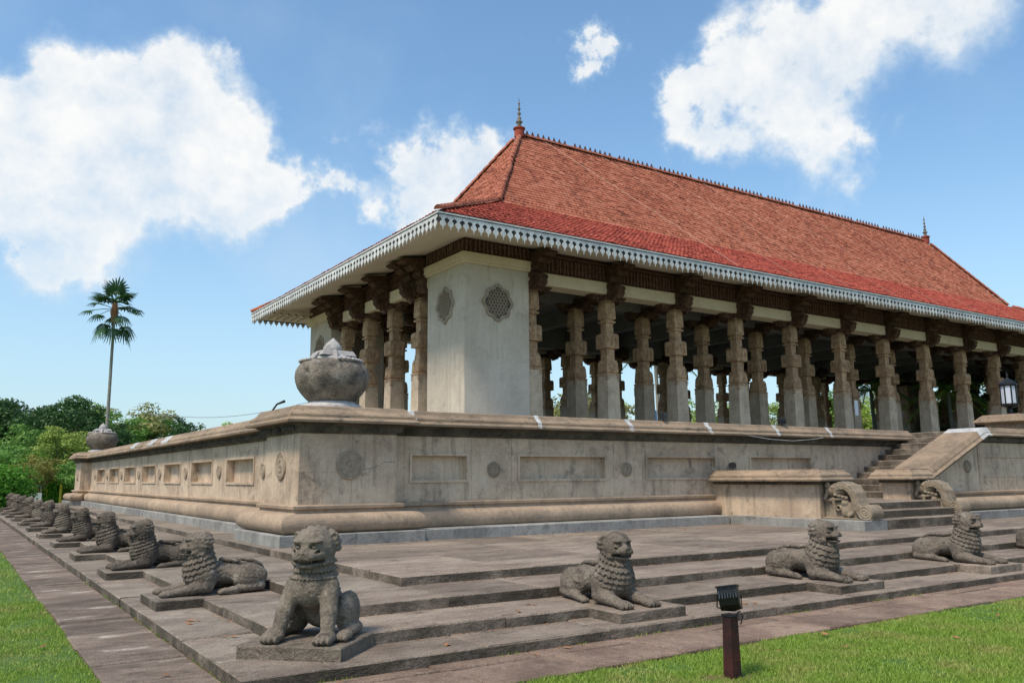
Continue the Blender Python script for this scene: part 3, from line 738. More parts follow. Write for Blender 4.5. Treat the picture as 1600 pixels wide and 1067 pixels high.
def loft(a, ma, b, mb_, prof, cap=True, gap=0.):
    v = []; n = len(prof)
    d = Vector((b[0]-a[0], b[1]-a[1])); dn = d.normalized()*gap
    for p, m, g in ((a, ma, dn), (b, mb_, -dn)):
        for o, z in prof: v.append((p[0]+m.x*o+g.x, p[1]+m.y*o+g.y, z))
    f = [(i, i+1, n+i+1, n+i) for i in range(n-1)]
    if cap: f += [tuple(range(n)), tuple(range(2*n-1, n-1, -1))]; f.append((n-1, 0, n, 2*n-1))
    return v, f
def sweep_pieces(path, prof, name, m, parent, L=2.7, gap=.003, only=None, smooth=False, zfun=None):
    st, nm = stations(path); objs = []
    for i in range(len(path)-1):
        if only is not None and i not in only: continue
        a, b = Vector(path[i]), Vector(path[i+1]); ln = (b-a).length; k = max(1, round(ln/L))
        if ln > 45: k = 3
        for j in range(k):
            p = a+(b-a)*(j/k); q = a+(b-a)*((j+1)/k)
            ma = st[i] if j == 0 else nm[i]; mb_ = st[i+1] if j == k-1 else nm[i]
            ga = gap
            v, f = loft(p, ma, q, mb_, prof, gap=0 if k == 1 and ln < 1 else ga)
            me = MB().add(v, f).me(name)
            if smooth: smooth_by_angle(me, 30)
            objs.append(kid(ob(name, me, m), parent))
    return objs
# kerb
sweep_pieces(KP, [(0, ZD-.05), (0, .658), (-.015, .673), (-1.0, .673), (-1.0, ZD-.05)], 'kerb_stone', M_kerb, podium, 1.5)
# torus and plinth mouldings
tor = [(-.1, .673), (.30, .673)]
for k in range(11):
    a = -PI/2+PI*k/10; tor.append((.27+.165*math.cos(a), .845+.168*math.sin(a)))
tor += [(.10, 1.02), (.075, 1.035), (.06, 1.07), (.07, 1.085), (.115, 1.10), (.12, 1.15), (.10, 1.165), (.03, 1.175), (-.1, 1.175)]
tor_w = [(o_*.66 if o_ > .12 else o_, z_-(.02 if .7 < z_ < 1.015 else 0)) for o_, z_ in tor]
sweep_pieces(PATH, tor, 'torus_moulding', M_torus, podium, 3.2, .002, smooth=True, only=(1, 2, 3, 4, 6, 7, 8, 9, 10))
sweep_pieces(PATH, tor_w, 'torus_moulding', M_torus, podium, 3.2, .002, smooth=True, only=(0, 5))
# coping
cp = [(-.9, 2.47), (.03, 2.47), (.05, 2.50), (.08, 2.52), (.10, 2.60), (.16, 2.63), (.17, 2.655), (-.9, 2.655)]
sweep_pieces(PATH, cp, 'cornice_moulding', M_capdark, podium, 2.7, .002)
cc = [(-1.1, 2.66), (.33, 2.66), (.34, 2.70), (.30, 2.74), (.27, 2.75), (.27, 2.80), (.25, 2.83), (.19, 2.87), (.16, 2.90), (.13, 2.955), (.10, 2.97), (-1.1, 2.97)]
sweep_pieces(PATH, cc, 'coping_stone', M_cap, podium, 2.75, .004)
# dentils under the coping
dm = MB(); st, nm = stations(PATH)
for i in (3, 5):
    a, b = Vector(PATH[i]), Vector(PATH[i+1]); d = (b-a); ln = d.length; d.normalize(); n = nm[i]
    k = int(ln/.13)
    for j in range(k):
        if random.random() < .06: continue
        p = a+d*((j+.5)*ln/k)+n*.085; w = .045
        c = [p-d*w, p+d*w, p+d*w+n*.055, p-d*w+n*.055]
        v = [(q.x, q.y, 2.52) for q in c]+[(q.x, q.y, 2.60) for q in c]
        dm.add(v, [(0, 3, 2, 1), (4, 5, 6, 7), (0, 1, 5, 4), (1, 2, 6, 5), (2, 3, 7, 6), (3, 0, 4, 7)])
o = kid(dm.ob('dentil_course', M_capdark), podium); o['kind'] = 'stuff'
# mortar smears where coping stones meet
for x in (5.62, 8.7, 11.35, 14.0, 16.6, 18.9):
    w = random.uniform(.05, .1); mb = MB()
    pr = [(.345, 2.68), (.31, 2.745), (.28, 2.757), (.28, 2.80), (.255, 2.836), (.195, 2.876), (.165, 2.907), (.135, 2.96), (.10, 2.977), (-.2, 2.977)]
    k = len(pr); sk = [random.uniform(-.02, .02) for _ in pr]
    v = [(x-w*(.4+.6*i/k)+sk[i]-.05*(k-i)/k, YW-o_, z) for i, (o_, z) in enumerate(pr)]+[(x+w*(.4+.6*i/k)+sk[i], YW-o_, z) for i, (o_, z) in enumerate(pr)]
    mb.add(v, [(i, i+1, k+i+1, k+i) for i in range(k-1)])
    me = mb.me('mortar_joint', fixn=False); me.flip_normals() if False else None
    sol = kid(ob('mortar_joint', me, M_mortar), podium)
for y in (11.0, 20.8, 23.0, 26.2):
    w = .12 if y < 15 else .5; mb = MB()
    pr = [(.31, 2.745), (.28, 2.757), (.28, 2.80), (.255, 2.836), (.195, 2.876), (.165, 2.907), (.135, 2.96), (.10, 2.977), (-.2, 2.977)]
    k = len(pr)
    v = [(XW-o_, y-w+random.uniform(-.03, .03), z) for o_, z in pr]+[(XW-o_, y+w+random.uniform(-.03, .03), z) for o_, z in pr]
    mb.add(v, [(i, i+1, k+i+1, k+i) for i in range(k-1)])
    kid(ob('mortar_joint', mb.me('mortar_joint', fixn=False), M_mortar), podium)
# wall faces with recesses
def wallface(o, ud, out, L, z0, z1, rects, depth, thick=.5, grooves=(), bevel=0.):
    """rects: (a0,a1,z0,z1) recessed by depth. o = start point (x,y), ud = unit along, out = outward normal"""
    R = [(a, b, c, d, depth) for a, b, c, d in rects]+[(g-.006, g+.006, z0-1, z1+1, .008) for g in grooves]
    A = sorted({0., L}|{v for r in R for v in r[:2] if 0 < v < L}); Zs = sorted({z0, z1}|{v for r in R for v in r[2:4] if z0 < v < z1})
    dep = {}
    for i in range(len(A)-1):
        for j in range(len(Zs)-1):
            ca, cz = (A[i]+A[i+1])/2, (Zs[j]+Zs[j+1])/2; d = 0
            for r in R:
                if r[0] < ca < r[1] and r[2] < cz < r[3]: d = max(d, r[4])
            dep[i, j] = d
    mb = MB()
    P = lambda a, z, d: (o[0]+ud[0]*a-out[0]*d, o[1]+ud[1]*a-out[1]*d, z)
    for (i, j), d in dep.items():
        a0, a1, b0, b1 = A[i], A[i+1], Zs[j], Zs[j+1]
        mb.add([P(a0, b0, d), P(a1, b0, d), P(a1, b1, d), P(a0, b1, d)], [(0, 1, 2, 3)])
        d2 = dep.get((i+1, j), thick if i == len(A)-2 else 0)
        if d2 != d: mb.add([P(a1, b0, d), P(a1, b0, d2), P(a1, b1, d2), P(a1, b1, d)], [(0, 1, 2, 3)])
        if i == 0: mb.add([P(a0, b0, d), P(a0, b0, thick), P(a0, b1, thick), P(a0, b1, d)], [(0, 1, 2, 3)])
        d3 = dep.get((i, j+1), d)
        if d3 != d: mb.add([P(a0, b1, d), P(a1, b1, d), P(a1, b1, d3), P(a0, b1, d3)], [(0, 1, 2, 3)])
    return mb
WZ0, WZ1 = 1.16, 2.49
def panel_frame(o, ud, out, r, name='panel_frame', m=M_wall, t=.055, prj=.028, parent=podium):
    a0, a1, z0, z1 = r; mb = MB()
    for (p0, p1, q0, q1) in ((a0-t, a1+t, z1+.004, z1+t), (a0-t, a1+t, z0-t, z0-.004), (a0-t, a0-.004, z0-.004, z1+.004), (a1+.004, a1+t, z0-.004, z1+.004)):
        c = [(p0, -.01), (p1, -.01), (p1, prj), (p0, prj)]
        v = [(o[0]+ud[0]*a+out[0]*d, o[1]+ud[1]*a+out[1]*d, q0) for a, d in c]+[(o[0]+ud[0]*a+out[0]*d, o[1]+ud[1]*a+out[1]*d, q1) for a, d in c]
        mb.add(v, [(0, 3, 2, 1), (4, 5, 6, 7), (0, 1, 5, 4), (1, 2, 6, 5), (2, 3, 7, 6), (3, 0, 4, 7)])
    return kid(mb.ob(name, m), parent)
# front wall (facing -y): start at the corner pier, run +x
FR = [(5.72, 6.98, 1.6, 2.08), (8.33, 10.72, 1.6, 2.08), (12.05, 14.38, 1.6, 2.08), (15.75, 18.25, 1.6, 2.10)]
fr = [(a-PR, b-PR, c, d) for a, b, c, d in FR]
o = kid(wallface((PR, YW), (1, 0), (0, -1), 23.0-PR, WZ0, WZ1, fr, .12, grooves=[x-PR for x in (5.55, 7.12, 8.12, 11.0, 11.9, 14.9, 19.1, 21.9)]).ob('front_wall', M_wall), podium)
for r in fr: panel_frame((PR, YW), (1, 0), (0, -1), r)
# side wall (facing -x)
SR = []
for j in range(7):
    c = 13.48+3.62*j; SR.append((c-1.1-PL, c+1.1-PL, 1.57, 2.10))
o = kid(wallface((XW, PL), (0, 1), (-1, 0), FY0-PL, WZ0, WZ1, SR, .17, grooves=[11.3-PL+3.62*k for k in range(0, 8, 2)]).ob('side_wall', M_wall), podium)
for r in SR: panel_frame((XW, PL), (0, 1), (-1, 0), r)
# corner piers
for y0 in (PY, FY0):
    mb = wallface((PX, y0), (1, 0), (0, -1), 1.95, WZ0, WZ1, [], .0, thick=0., grooves=(1.02,) if y0 == PY else ())
    mb.add(*(lambda q: (q.v, q.f))(wallface((PX, y0), (0, 1), (-1, 0), 1.95, WZ0, WZ1, [], .0, thick=0.)))
    mb.add([(PX+1.95, y0, WZ0), (PX+1.95, y0+1.95, WZ0), (PX+1.95, y0+1.95, WZ1), (PX+1.95, y0, WZ1)], [(0, 1, 2, 3)]); mb.add([(PX, y0+1.95, WZ0), (PX+1.95, y0+1.95, WZ0), (PX+1.95, y0+1.95, WZ1), (PX, y0+1.95, WZ1)], [(0, 1, 2, 3)])
    kid(mb.ob('corner_pier', M_wall), podium)
kid(MB().box(5.0, 60, FY1-.8, FY1-.35, WZ0, WZ1).ob('rear_wall', M_wall), podium)
# body of the podium
kid(MB().box(XW+.3, 23.4, YW+.3, 39.6, ZD, 2.90).box(23.4, 60, 9.0, 39.6, ZD, 2.90).ob('podium_floor', M_floor), podium)
# carved medallions
def medallion(R=.17):
    mb = MB()
    prof = [(R, 0), (R, .022), (R*.93, .034), (R*.86, .022), (R*.80, .02), (R*.72, .034), (R*.66, .022), (R*.52, .02), (R*.45, .034), (R*.36, .034), (R*.3, .018), (R*.2, .02), (R*.12, .036), (R*.02, .04)]
    seg = 32; n = len(prof)
    for i, (r, z) in enumerate(prof):
        for k in range(seg):
            a = 2*PI*k/seg; rr = r*(1+(.05*math.cos(8*a) if 2 < i < 10 else 0)); mb.v.append((rr*math.cos(a), -z*1.2, rr*math.sin(a)))
    for i in range(n-1):
        for k in range(seg): mb.f.append((i*seg+k, i*seg+(k+1) % seg, (i+1)*seg+(k+1) % seg, (i+1)*seg+k))
    mb.f.append(tuple((n-1)*seg+k for k in range(seg)))
    for k in range(24):
        a = 2*PI*k/24; c, s_ = math.cos(a), math.sin(a); r0, r1, w = R*.74, R*.84, R*.035
        mb.add([(r0*c-w*s_, -.03, r0*s_+w*c), (r0*c+w*s_, -.03, r0*s_-w*c), (r1*c+w*s_, -.03, r1*s_-w*c), (r1*c-w*s_, -.03, r1*s_+w*c), ((r0+r1)/2*c, -.048, (r0+r1)/2*s_)], [(0, 1, 4), (1, 2, 4), (2, 3, 4), (3, 0, 4)])
    return mb.me('medallion', True)
med_s, med_b = medallion(.165), medallion(.27)
for x in (7.66, 11.38, 15.0): kid(ob('medallion', med_s, M_ros, loc=(x, YW-.001, 1.80)), podium)
for j in range(8): kid(ob('medallion', med_s, M_ros, loc=(XW-.001, 11.67+3.62*j, 1.83), rz=-PI/2), podium)
kid(ob('medallion', med_b, M_ros, loc=(4.27, PY-.001, 1.89)), podium); kid(ob('medallion', med_b, M_ros, loc=(PX-.001, 9.12, 1.89), rz=-PI/2), podium)
kid(ob('medallion', med_b, M_ros, loc=(PX-.001, 39.42, 1.89), rz=-PI/2), podium); kid(ob('medallion', med_b, M_ros, loc=(4.27, FY0-.001, 1.89)), podium)
# crack across the pier
def crack(pts, w=.006):
    mb = MB()
    for a, b in zip(pts, pts[1:]):
        mb.add([(a[0], PY-.0015, a[1]-w*.5), (b[0], PY-.0015, b[1]-w*.5), (b[0], PY-.0015, b[1]+w*.5), (a[0], PY-.0015, a[1]+w*.5)], [(0, 1, 2, 3)])
    return mb.ob('crack', M_dk)
p = [(4.52, 1.80)]
while p[-1][0] < 5.22: p.append((p[-1][0]+.035, p[-1][1]+random.uniform(-.012, .018)+(.012 if 4.75 < p[-1][0] < 4.9 else 0)))
kid(crack(p[:-1], .008), podium)
p = [(3.32, 1.74)]
while p[-1][0] < 4.0: p.append((p[-1][0]+.04, p[-1][1]+random.uniform(-.016, .013)))
kid(crack(p, .003), podium)

# ------------------------------------------------------------------ stairs
stairs = empty('entrance_staircase', (16.5, 5.5, ZD))
tag(stairs, 'weathered stone staircase turning up to the hall between low balustrades with carved scroll ends', 'staircase')
def kb(mb, name, m, smooth=False): return kid(mb.ob(name, m, smooth=smooth), stairs)
capp = [(-.0, 0), (.11, 0), (.12, .035), (.09, .07), (.07, .08), (.07, .13), (.05, .155), (.0, .20), (-.03, .245), (-.03, .27)]
def cap_on(x0, x1, y0, y1, z, name='coping_stone', e=.14, skip=()):
    """moulded cap over a rectangle"""
    ring = []
    for o_, dz in [(o_+e, dz) for o_, dz in capp]:
        ring.append([(x0-o_, y0-o_, z+dz), (x1+o_, y0-o_, z+dz), (x1+o_, y1+o_, z+dz), (x0-o_, y1+o_, z+dz)])
    mb = MB(); v = [p for r in ring for p in r]; n = len(ring)
    f = [(i*4+k, i*4+(k+1) % 4, (i+1)*4+(k+1) % 4, (i+1)*4+k) for i in range(n-1) for k in range(4)]+[(3, 2, 1, 0), tuple((n-1)*4+k for k in range(4))]
    mb.add(v, f); return kb(mb, name, M_cap)
# left low balustrade wall
LX0, LX1 = 14.28, 14.98
kb(MB().box(LX0, LX1, 5.28, YW+.02, .60, 1.42), 'balustrade_wall', M_wall)
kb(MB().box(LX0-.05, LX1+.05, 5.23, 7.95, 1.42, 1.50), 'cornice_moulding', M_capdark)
for xa_, xb_ in ((LX1-.16, LX1+.012), (LX0-.012, LX0+.12)): kb(MB().box(xa_, xb_, 5.262, 5.30, .60, 1.42), 'end_pilaster', M_torus)
cap_on(LX0, LX1, 5.28, YW-.3, 1.50)
MB_k = MB().cbox(LX0-.2, LX1-.1, 4.06, 5.9, ZD-.02, .673, .012)
kb(MB_k, 'kerb_stone', M_kerb); kb(MB().cbox(LX0-.2, LX1-.1, 5.906, 7.72, ZD-.02, .673, .012), 'kerb_stone', M_kerb)
mk = makara()
mo = ob('scroll_beast', mk, M_mak, loc=(14.53, 5.22, .673), rz=-PI/2); mo.scale = (.97, 1, .88); kid(mo, stairs)
# first flight, rising +y
RX = 18.28
sz = [.673, .838, 1.0]
for k, (yy, z) in enumerate(zip((4.1, 4.50, 4.90), sz)):
    z0 = (ZD if k == 0 else sz[k-1]); n = 3
    for j in range(n):
        xa = LX1-.1+(RX+.5-LX1+.1)*j/n; xb = LX1-.1+(RX+.5-LX1+.1)*(j+1)/n
        kb(MB().cbox(xa+.003, xb-.003, yy, 5.35 if k < 2 else 6.2, z0-.02, z, .01, .003), 'stair_tread', M_step)
kb(MB().cbox(LX1, RX+1.3, 6.2, YW, .6, 1.0, .01), 'landing_slab', M_step)
# second flight, rising +x
nst = 11; x0s, zz = 19.25, 1.0; ris = (2.9-1.0)/nst; trd = .375
for k in range(nst):
    z = zz+ris*(k+1); xa = x0s+trd*k
    kb(MB().cbox(xa, xa+trd+.04 if k < nst-1 else 30, 5.9, YW+.3 if xa < 23 else 9.1, z-ris-.12, z, .012, .006), 'stair_tread', M_step)
kb(MB().box(x0s+.2, 24, 6.0, YW, .6, 1.0), 'stair_core', M_floor)
# right front wall with sloping balustrade
RY = 5.55; RT = .75
zt = lambda x: 1.52 if x < 18.95 else (1.52+(x-18.95)*(2.66-1.52)/(21.9-18.95) if x < 21.9 else 2.66)
kb(MB().box(RX, 18.95, RY, RY+RT, .95, 1.42), 'balustrade_pier', M_wall)
kb(MB().box(RX-.06, 19.0, RY-.06, RY+RT+.06, 1.42, 1.50), 'cornice_moulding', M_capdark)
pr = [(18.95, 1.17), (44, 1.17), (44, 2.49), (21.8, 2.49), (18.95, 1.40)]
o_ = MB(); o_.prism(pr, RY+.02, RY+RT, 'y'); kb(o_, 'balustrade_wall', M_wall)
# dark moulding and sloping coping, lofted along the slope
def slope_loft(prof, pts, name, m):
    mb = MB(); n = len(prof)
    for (x, z) in pts:
        for yy, dz in prof: mb.v.append((x, yy, z+dz))
    for i in range(len(pts)-1):
        for k in range(n): mb.f.append((i*n+k, i*n+(k+1) % n, (i+1)*n+(k+1) % n, (i+1)*n+k))
    mb.f.append(tuple(range(n))); mb.f.append(tuple((len(pts)-1)*n+k for k in reversed(range(n))))
    return kb(mb, name, m)
y0_, y1_ = RY, RY+RT
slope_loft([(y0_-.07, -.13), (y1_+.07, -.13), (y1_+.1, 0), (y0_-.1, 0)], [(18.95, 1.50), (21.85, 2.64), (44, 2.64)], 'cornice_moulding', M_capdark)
sp = [(y0_-.25, 0), (y1_+.25, 0), (y1_+.2, .08), (y1_+.18, .13), (y1_+.1, .25), (y0_-.1, .25), (y0_-.18, .13), (y0_-.19, .08), (y0_-.26, .035)]
slope_loft(sp, [(19.0, 1.53), (20.4, 2.08), (21.55, 2.53)], 'coping_stone', M_cap)
slope_loft(sp, [(21.556, 2.532), (21.85, 2.65), (22.1, 2.66)], 'coping_stone', M_mortar)
for a, b in ((22.106, 24.8), (24.806, 27.6), (27.606, 44)): slope_loft(sp, [(a, 2.66), (b, 2.66)], 'coping_stone', M_cap)
cap_on(RX, 18.93, RY, RY+RT, 1.50)
mo2 = ob('scroll_beast', mk, M_mak, loc=(RX+.30, RY-.03, .66), rz=-PI/2); mo2.scale = (.97, 1, .9); kid(mo2, stairs)
# front wall face, torus, kerb
R2 = [(21.9-18.95, 24.3-18.95, 1.6, 2.08), (26.0-18.95, 28.4-18.95, 1.6, 2.08)]
for (a, b, c, d) in R2:
    o = (18.95, RY+.02); panel_frame(o, (1, 0), (0, -1), (a, b, c, d), parent=stairs)
fc = MB()
kid(wallface((21.7, RY), (1, 0), (0, -1), 22, WZ0, 2.49, [(.22, 2.6, 1.6, 2.08), (4.3, 6.7, 1.6, 2.08)], .085, thick=.1, grooves=(.08, 2.9)).ob('wall_face', M_wall), stairs)
kid(ob('medallion', med_s, M_ros, loc=(21.1, RY+.018, 1.83)), stairs)
for (a, b) in ((19.1, 22.3), (22.304, 25.5), (25.504, 44)):
    v, f = loft((b, RY), Vector((0, -1)), (a, RY), Vector((0, -1)), tor)
    me = MB().add(v, f).me('torus_moulding'); smooth_by_angle(me, 30); kid(ob('torus_moulding', me, M_torus), stairs)
for k in range(8): kb(MB().cbox(18.9+k*1.6, 18.9+(k+1)*1.6-.006 if k < 7 else 44, 4.92, RY, ZD-.02, .673, .012), 'kerb_stone', M_kerb)
kb(MB().box(RX-.1, 19.0, 4.95, RY+RT, .6, .99), 'stair_core', M_step)

# lamp pedestal and lantern at the stair head
ped = empty('lamp_pedestal', (29.3, 8.2, 2.9)); tag(ped, 'short stone pier with moulded cap carrying the square lantern beside the stair head', 'pedestal')
kid(MB().box(28.75, 30.0, 7.7, 8.9, 2.6, 3.36).ob('pier_block', M_cap), ped)
rg = MB()
ring = [(.02, 3.36), (.16, 3.36), (.28, 3.42), (.26, 3.46), (.10, 3.62), (.02, 3.68)]
v = [p for o_, z in ring for p in [(28.75-o_, 7.7-o_, z), (30.0+o_, 7.7-o_, z), (30.0+o_, 8.9+o_, z), (28.75-o_, 8.9+o_, z)]]
rg.add(v, [(i*4+k, i*4+(k+1) % 4, (i+1)*4+(k+1) % 4, (i+1)*4+k) for i in range(5) for k in range(4)]+[(3, 2, 1, 0), tuple(20+k for k in range(4))])
kid(rg.ob('moulded_cap', M_cap), ped)
lan = empty('lantern', (29.45, 8.3, 3.68)); lan.scale=(.8, .8, .8); tag(lan, 'black framed lantern with pale glass panes standing on the stone pier at the right', 'lantern')
kid(MB().lathe([(.22, 3.68), (.22, 3.73), (.10, 3.80), (.07, 3.95), (.12, 4.0), (.36, 4.08), (.38, 4.16), (.33, 4.2)], 8, (29.45, 8.3)).ob('lantern_base', M_black), lan)
kid(MB().lathe([(.36, 4.98), (.40, 5.02), (.40, 5.08), (.24, 5.2), (.1, 5.3), (.04, 5.36), (.05, 5.45), (.015, 5.6)], 8, (29.45, 8.3)).ob('lantern_roof', M_black), lan)
for k in range(8):
    a = 2*PI*k/8; a2 = 2*PI*(k+1)/8; r = .33
    x, y = 29.45+r*math.cos(a), 8.3+r*math.sin(a); kid(MB().box(x-.022, x+.022, y-.022, y+.022, 4.18, 5.0).ob('lantern_bar', M_black), lan)
    c = [(29.45+.31*math.cos(a), 8.3+.31*math.sin(a)), (29.45+.31*math.cos(a2), 8.3+.31*math.sin(a2)), (29.45+.30*math.cos(a2), 8.3+.30*math.sin(a2)), (29.45+.30*math.cos(a), 8.3+.30*math.sin(a))]
    kid(MB().add([(p[0], p[1], 4.2) for p in c]+[(p[0], p[1], 4.98) for p in c], [(0, 3, 2, 1), (4, 5, 6, 7), (0, 1, 5, 4), (1, 2, 6, 5), (2, 3, 7, 6), (3, 0, 4, 7)]).ob('glass_pane', M_glass), lan)

# ------------------------------------------------------------------ hall
hall = empty('memorial_hall', (11.96, 17.0, 2.9))
tag(hall, 'open pillared hall with carved columns under a steep red tiled hipped roof with white valance', 'hall')
def kh(o): return kid(o, hall)
EX0, EX1, EY0, EY1 = 9.76, 62.9, 14.82, 33.74
BX0, BY0 = 11.96, 17.0
BX1, BY1 = EX0+EX1-BX0, EY0+EY1-BY0
PW = 2.62
FL = 2.90
kh(MB().box(10.8, 61.8, 15.8, 32.8, 2.88, 2.96).ob('hall_floor', M_floor))
# corner piers of the hall with pierced windows
def cusp(R=.52, n=64):
    pts = []
    for k in range(n):
        a = 2*PI*k/n; r = R*(.99+.03*math.cos(4*a)+.07*math.cos(8*a))
        pts.append((r*math.cos(a)*.92, r*math.sin(a)))
    return pts
def window_mesh():
    rim = MB(); o1 = cusp(.56); o2 = cusp(.46); n = len(o1)
    v = [(a, -.0, z) for a, z in o1]+[(a, -.06, z) for a, z in o1]+[(a, -.06, z) for a, z in o2]+[(a, .02, z) for a, z in o2]
    rim.add(v, [(k*1+r*n, (k+1) % n+r*n, (k+1) % n+(r+1)*n, k+(r+1)*n) for r in range(3) for k in range(n)])
    back = MB(); back.add([(a, -.004, z) for a, z in cusp(.5)], [tuple(range(n))])  # flat dark plate, no opening cut; the shade of the depth is its colour
    lat = MB(); p = .115
    for i in range(-6, 7):
        for j in range(-7, 8):
            x, z = i*p+(.5*p if j % 2 else 0), j*p*.86
            if math.hypot(x/.92, z) > .44: continue
            r0, r1 = .060, .044; q = [(x+r0*math.cos(a), z+r0*math.sin(a)) for a in [PI/3*k for k in range(6)]]; q2 = [(x+r1*math.cos(a), z+r1*math.sin(a)) for a in [PI/3*k for k in range(6)]]
            v = [(a, -.03, b) for a, b in q]+[(a, -.03, b) for a, b in q2]+[(a, -.006, b) for a, b in q2]
            lat.add(v, [(k, (k+1) % 6, 6+(k+1) % 6, 6+k) for k in range(6)]+[(6+k, 6+(k+1) % 6, 12+(k+1) % 6, 12+k) for k in range(6)])
    return rim.me('window_rim', True), back.me('window_dark_plate', fixn=False), lat.me('lattice')
wr, wb, wl = window_mesh()
for (x0, y0) in ((BX0, BY0), (BX0, BY1-PW), (BX1-PW, BY0), (BX1-PW, BY1-PW)):
    pm = MB().box(x0, x0+PW, y0, y0+PW, FL, 8.80).me('hall_pier')
    pier = kh(ob('hall_pier', pm, M_pier))
    kh(MB().box(x0-.10, x0+PW+.10, y0-.10, y0+PW+.10, 8.803, 8.88).box(x0-.16, x0+PW+.16, y0-.16, y0+PW+.16, 8.883, 9.16).ob('pier_cornice', M_cream))
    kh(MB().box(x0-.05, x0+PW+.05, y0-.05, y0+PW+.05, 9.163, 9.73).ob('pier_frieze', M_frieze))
    if y0 < 20 and x0 < 20:
        for xa, xb, zb_ in ((.03, .92, 5.55), (.925, 2.0, 5.60), (2.005, PW-.02, 5.52)):
            kh(MB().box(x0+xa, x0+xb, y0-.003, y0+.05, FL, zb_).ob('render_patch', M_patch))
    for (cx_, cy_, rz) in ((x0+PW/2, y0, 0), (x0, y0+PW/2, -PI/2)):
        w_ = kh(ob('pierced_window', wr, M_ros, loc=(cx_, cy_, 7.55), rz=rz)); w_.scale = (1.14, 1, 1.1)
        for me_, mm, nn in ((wb, M_dk, 'window_dark_plate'), (wl, M_lat, 'lattice')):
            q = ob(nn, me_, mm, w_)
# columns
def sqprof(mb, st):
    """one continuous square shell through (z, width) stations"""
    n = len(mb.v)
    for z, w in st: mb.v += [(a*w/2, b_*w/2, z) for a, b_ in ((-1, -1), (1, -1), (1, 1), (-1, 1))]
    m_ = len(st)
    for i in range(m_-1):
        for k in range(4): mb.f.append((n+i*4+k, n+i*4+(k+1) % 4, n+i*4+4+(k+1) % 4, n+i*4+4+k))
    mb.f.append(tuple(n+k for k in (3, 2, 1, 0))); mb.f.append(tuple(n+(m_-1)*4+k for k in range(4)))
    return mb
shaft_me = sqprof(MB(), [(FL, .84), (3.0, .84), (3.03, .765), (5.24, .685), (5.36, .685)]).me('column')
upper_me = sqprof(MB(), [(5.362, .73), (5.44, .73), (5.46, .60), (5.50, .68), (5.86, .63), (5.88, .58), (5.95, .56), (5.96, .44), (6.38, .44), (6.40, .74), (6.90, .74), (6.96, .64), (6.97, .41), (7.36, .40), (7.38, .58), (7.44, .58), (7.45, .42), (7.50, .42), (7.54, .58), (7.70, .58), (8.16, .53), (8.20, .44), (8.24, .56)]).me('upper_shaft')
carve = MB()
for s_ in (-1, 1):
    for z, w in ((5.28, .69), (5.19, .695)):
        for a in (-1, 1):
            carve.box(a*w/2-.06-.05*a, a*w/2+.06-.05*a, s_*w/2-.025, s_*w/2+.025, z, z+.045); carve.box(s_*w/2-.024, s_*w/2+.026, a*w/2-.06-.05*a, a*w/2+.06-.05*a, z, z+.044)
    for a in (-.24, 0, .24):
        carve.box(a-.085, a+.085, s_*.37-.022, s_*.37+.022, 6.47, 6.87); carve.box(s_*.37-.022, s_*.37+.022, a-.085, a+.085, 6.47, 6.87)
        carve.frus(a, s_*.385, 6.58, 6.76, .06, .10, .09, .07); carve.frus(s_*.385, a, 6.58, 6.76, .09, .07, .06, .10)
    for a in (-.17, .17):
        carve.box(a-.10, a+.10, s_*.325-.02, s_*.325+.02, 5.56, 5.80); carve.box(s_*.325-.02, s_*.325+.02, a-.10, a+.10, 5.56, 5.80)
    carve.box(-.16, .16, s_*.28-.02, s_*.28+.02, 7.62, 8.06); carve.box(s_*.28-.02, s_*.28+.02, -.16, .16, 7.62, 8.06)
carve_me = carve.me('carved_relief')
for m_ in (shaft_me, upper_me, carve_me):
    for v_ in m_.vertices: v_.co.x *= .83; v_.co.y *= .83
cap_me = sqprof(MB(), [(8.241, .66), (8.30, .74), (8.42, .64), (8.62, .64)]).me('capital')
def pek(mb, ax, s_, L=.95, zt=8.95, w=.17, hgt=.62, zb=None):
    """curled bracket arm with a drooping lotus tip"""
    b = zt-hgt
    ol = [(0, zt), (L*.82, zt), (L, zt-.08), (L*1.04, zt-.18), (L*.96, zt-.22), (L*.98, zt-.33), (L*.88, zt-.42), (L*.80, zt-.36), (L*.74, zt-.46), (L*.60, b), (L*.52, b+.14), (L*.40, b+.05), (L*.28, b+.12), (0, b)]
    ol = [(s_*a, z) for a, z in ol]
    mb.prism(ol, -w, w, 'y' if ax == 'x' else 'x')
    for dz, aa, rr in ((-.20, .80, .07), (-.32, .45, .08)):
        c = s_*L*aa
        for sd_ in (-1, 1):
            if ax == 'x': mb.box(c-rr, c+rr, sd_*(w+.015)-.02, sd_*(w+.015)+.02, zt+dz-rr, zt+dz+rr)
            else: mb.box(sd_*(w+.015)-.02, sd_*(w+.015)+.02, c-rr, c+rr, zt+dz-rr, zt+dz+rr)
    e0, e1 = s_*L*.66, s_*L*.9; e0, e1 = min(e0, e1), max(e0, e1); q = w*1.35
    if ax == 'x': mb.frus((e0+e1)/2, 0, zt-.52, zt-.34, (e1-e0)*.45, (e1-e0)*1.1, q, q*2)
    else: mb.frus(0, (e0+e1)/2, zt-.52, zt-.34, q, q*2, (e1-e0)*.45, (e1-e0)*1.1)
capm = MB(); pek(capm, 'x', 1, .92, 8.74, .16, .60); arm_me = capm.me('bracket_arm')
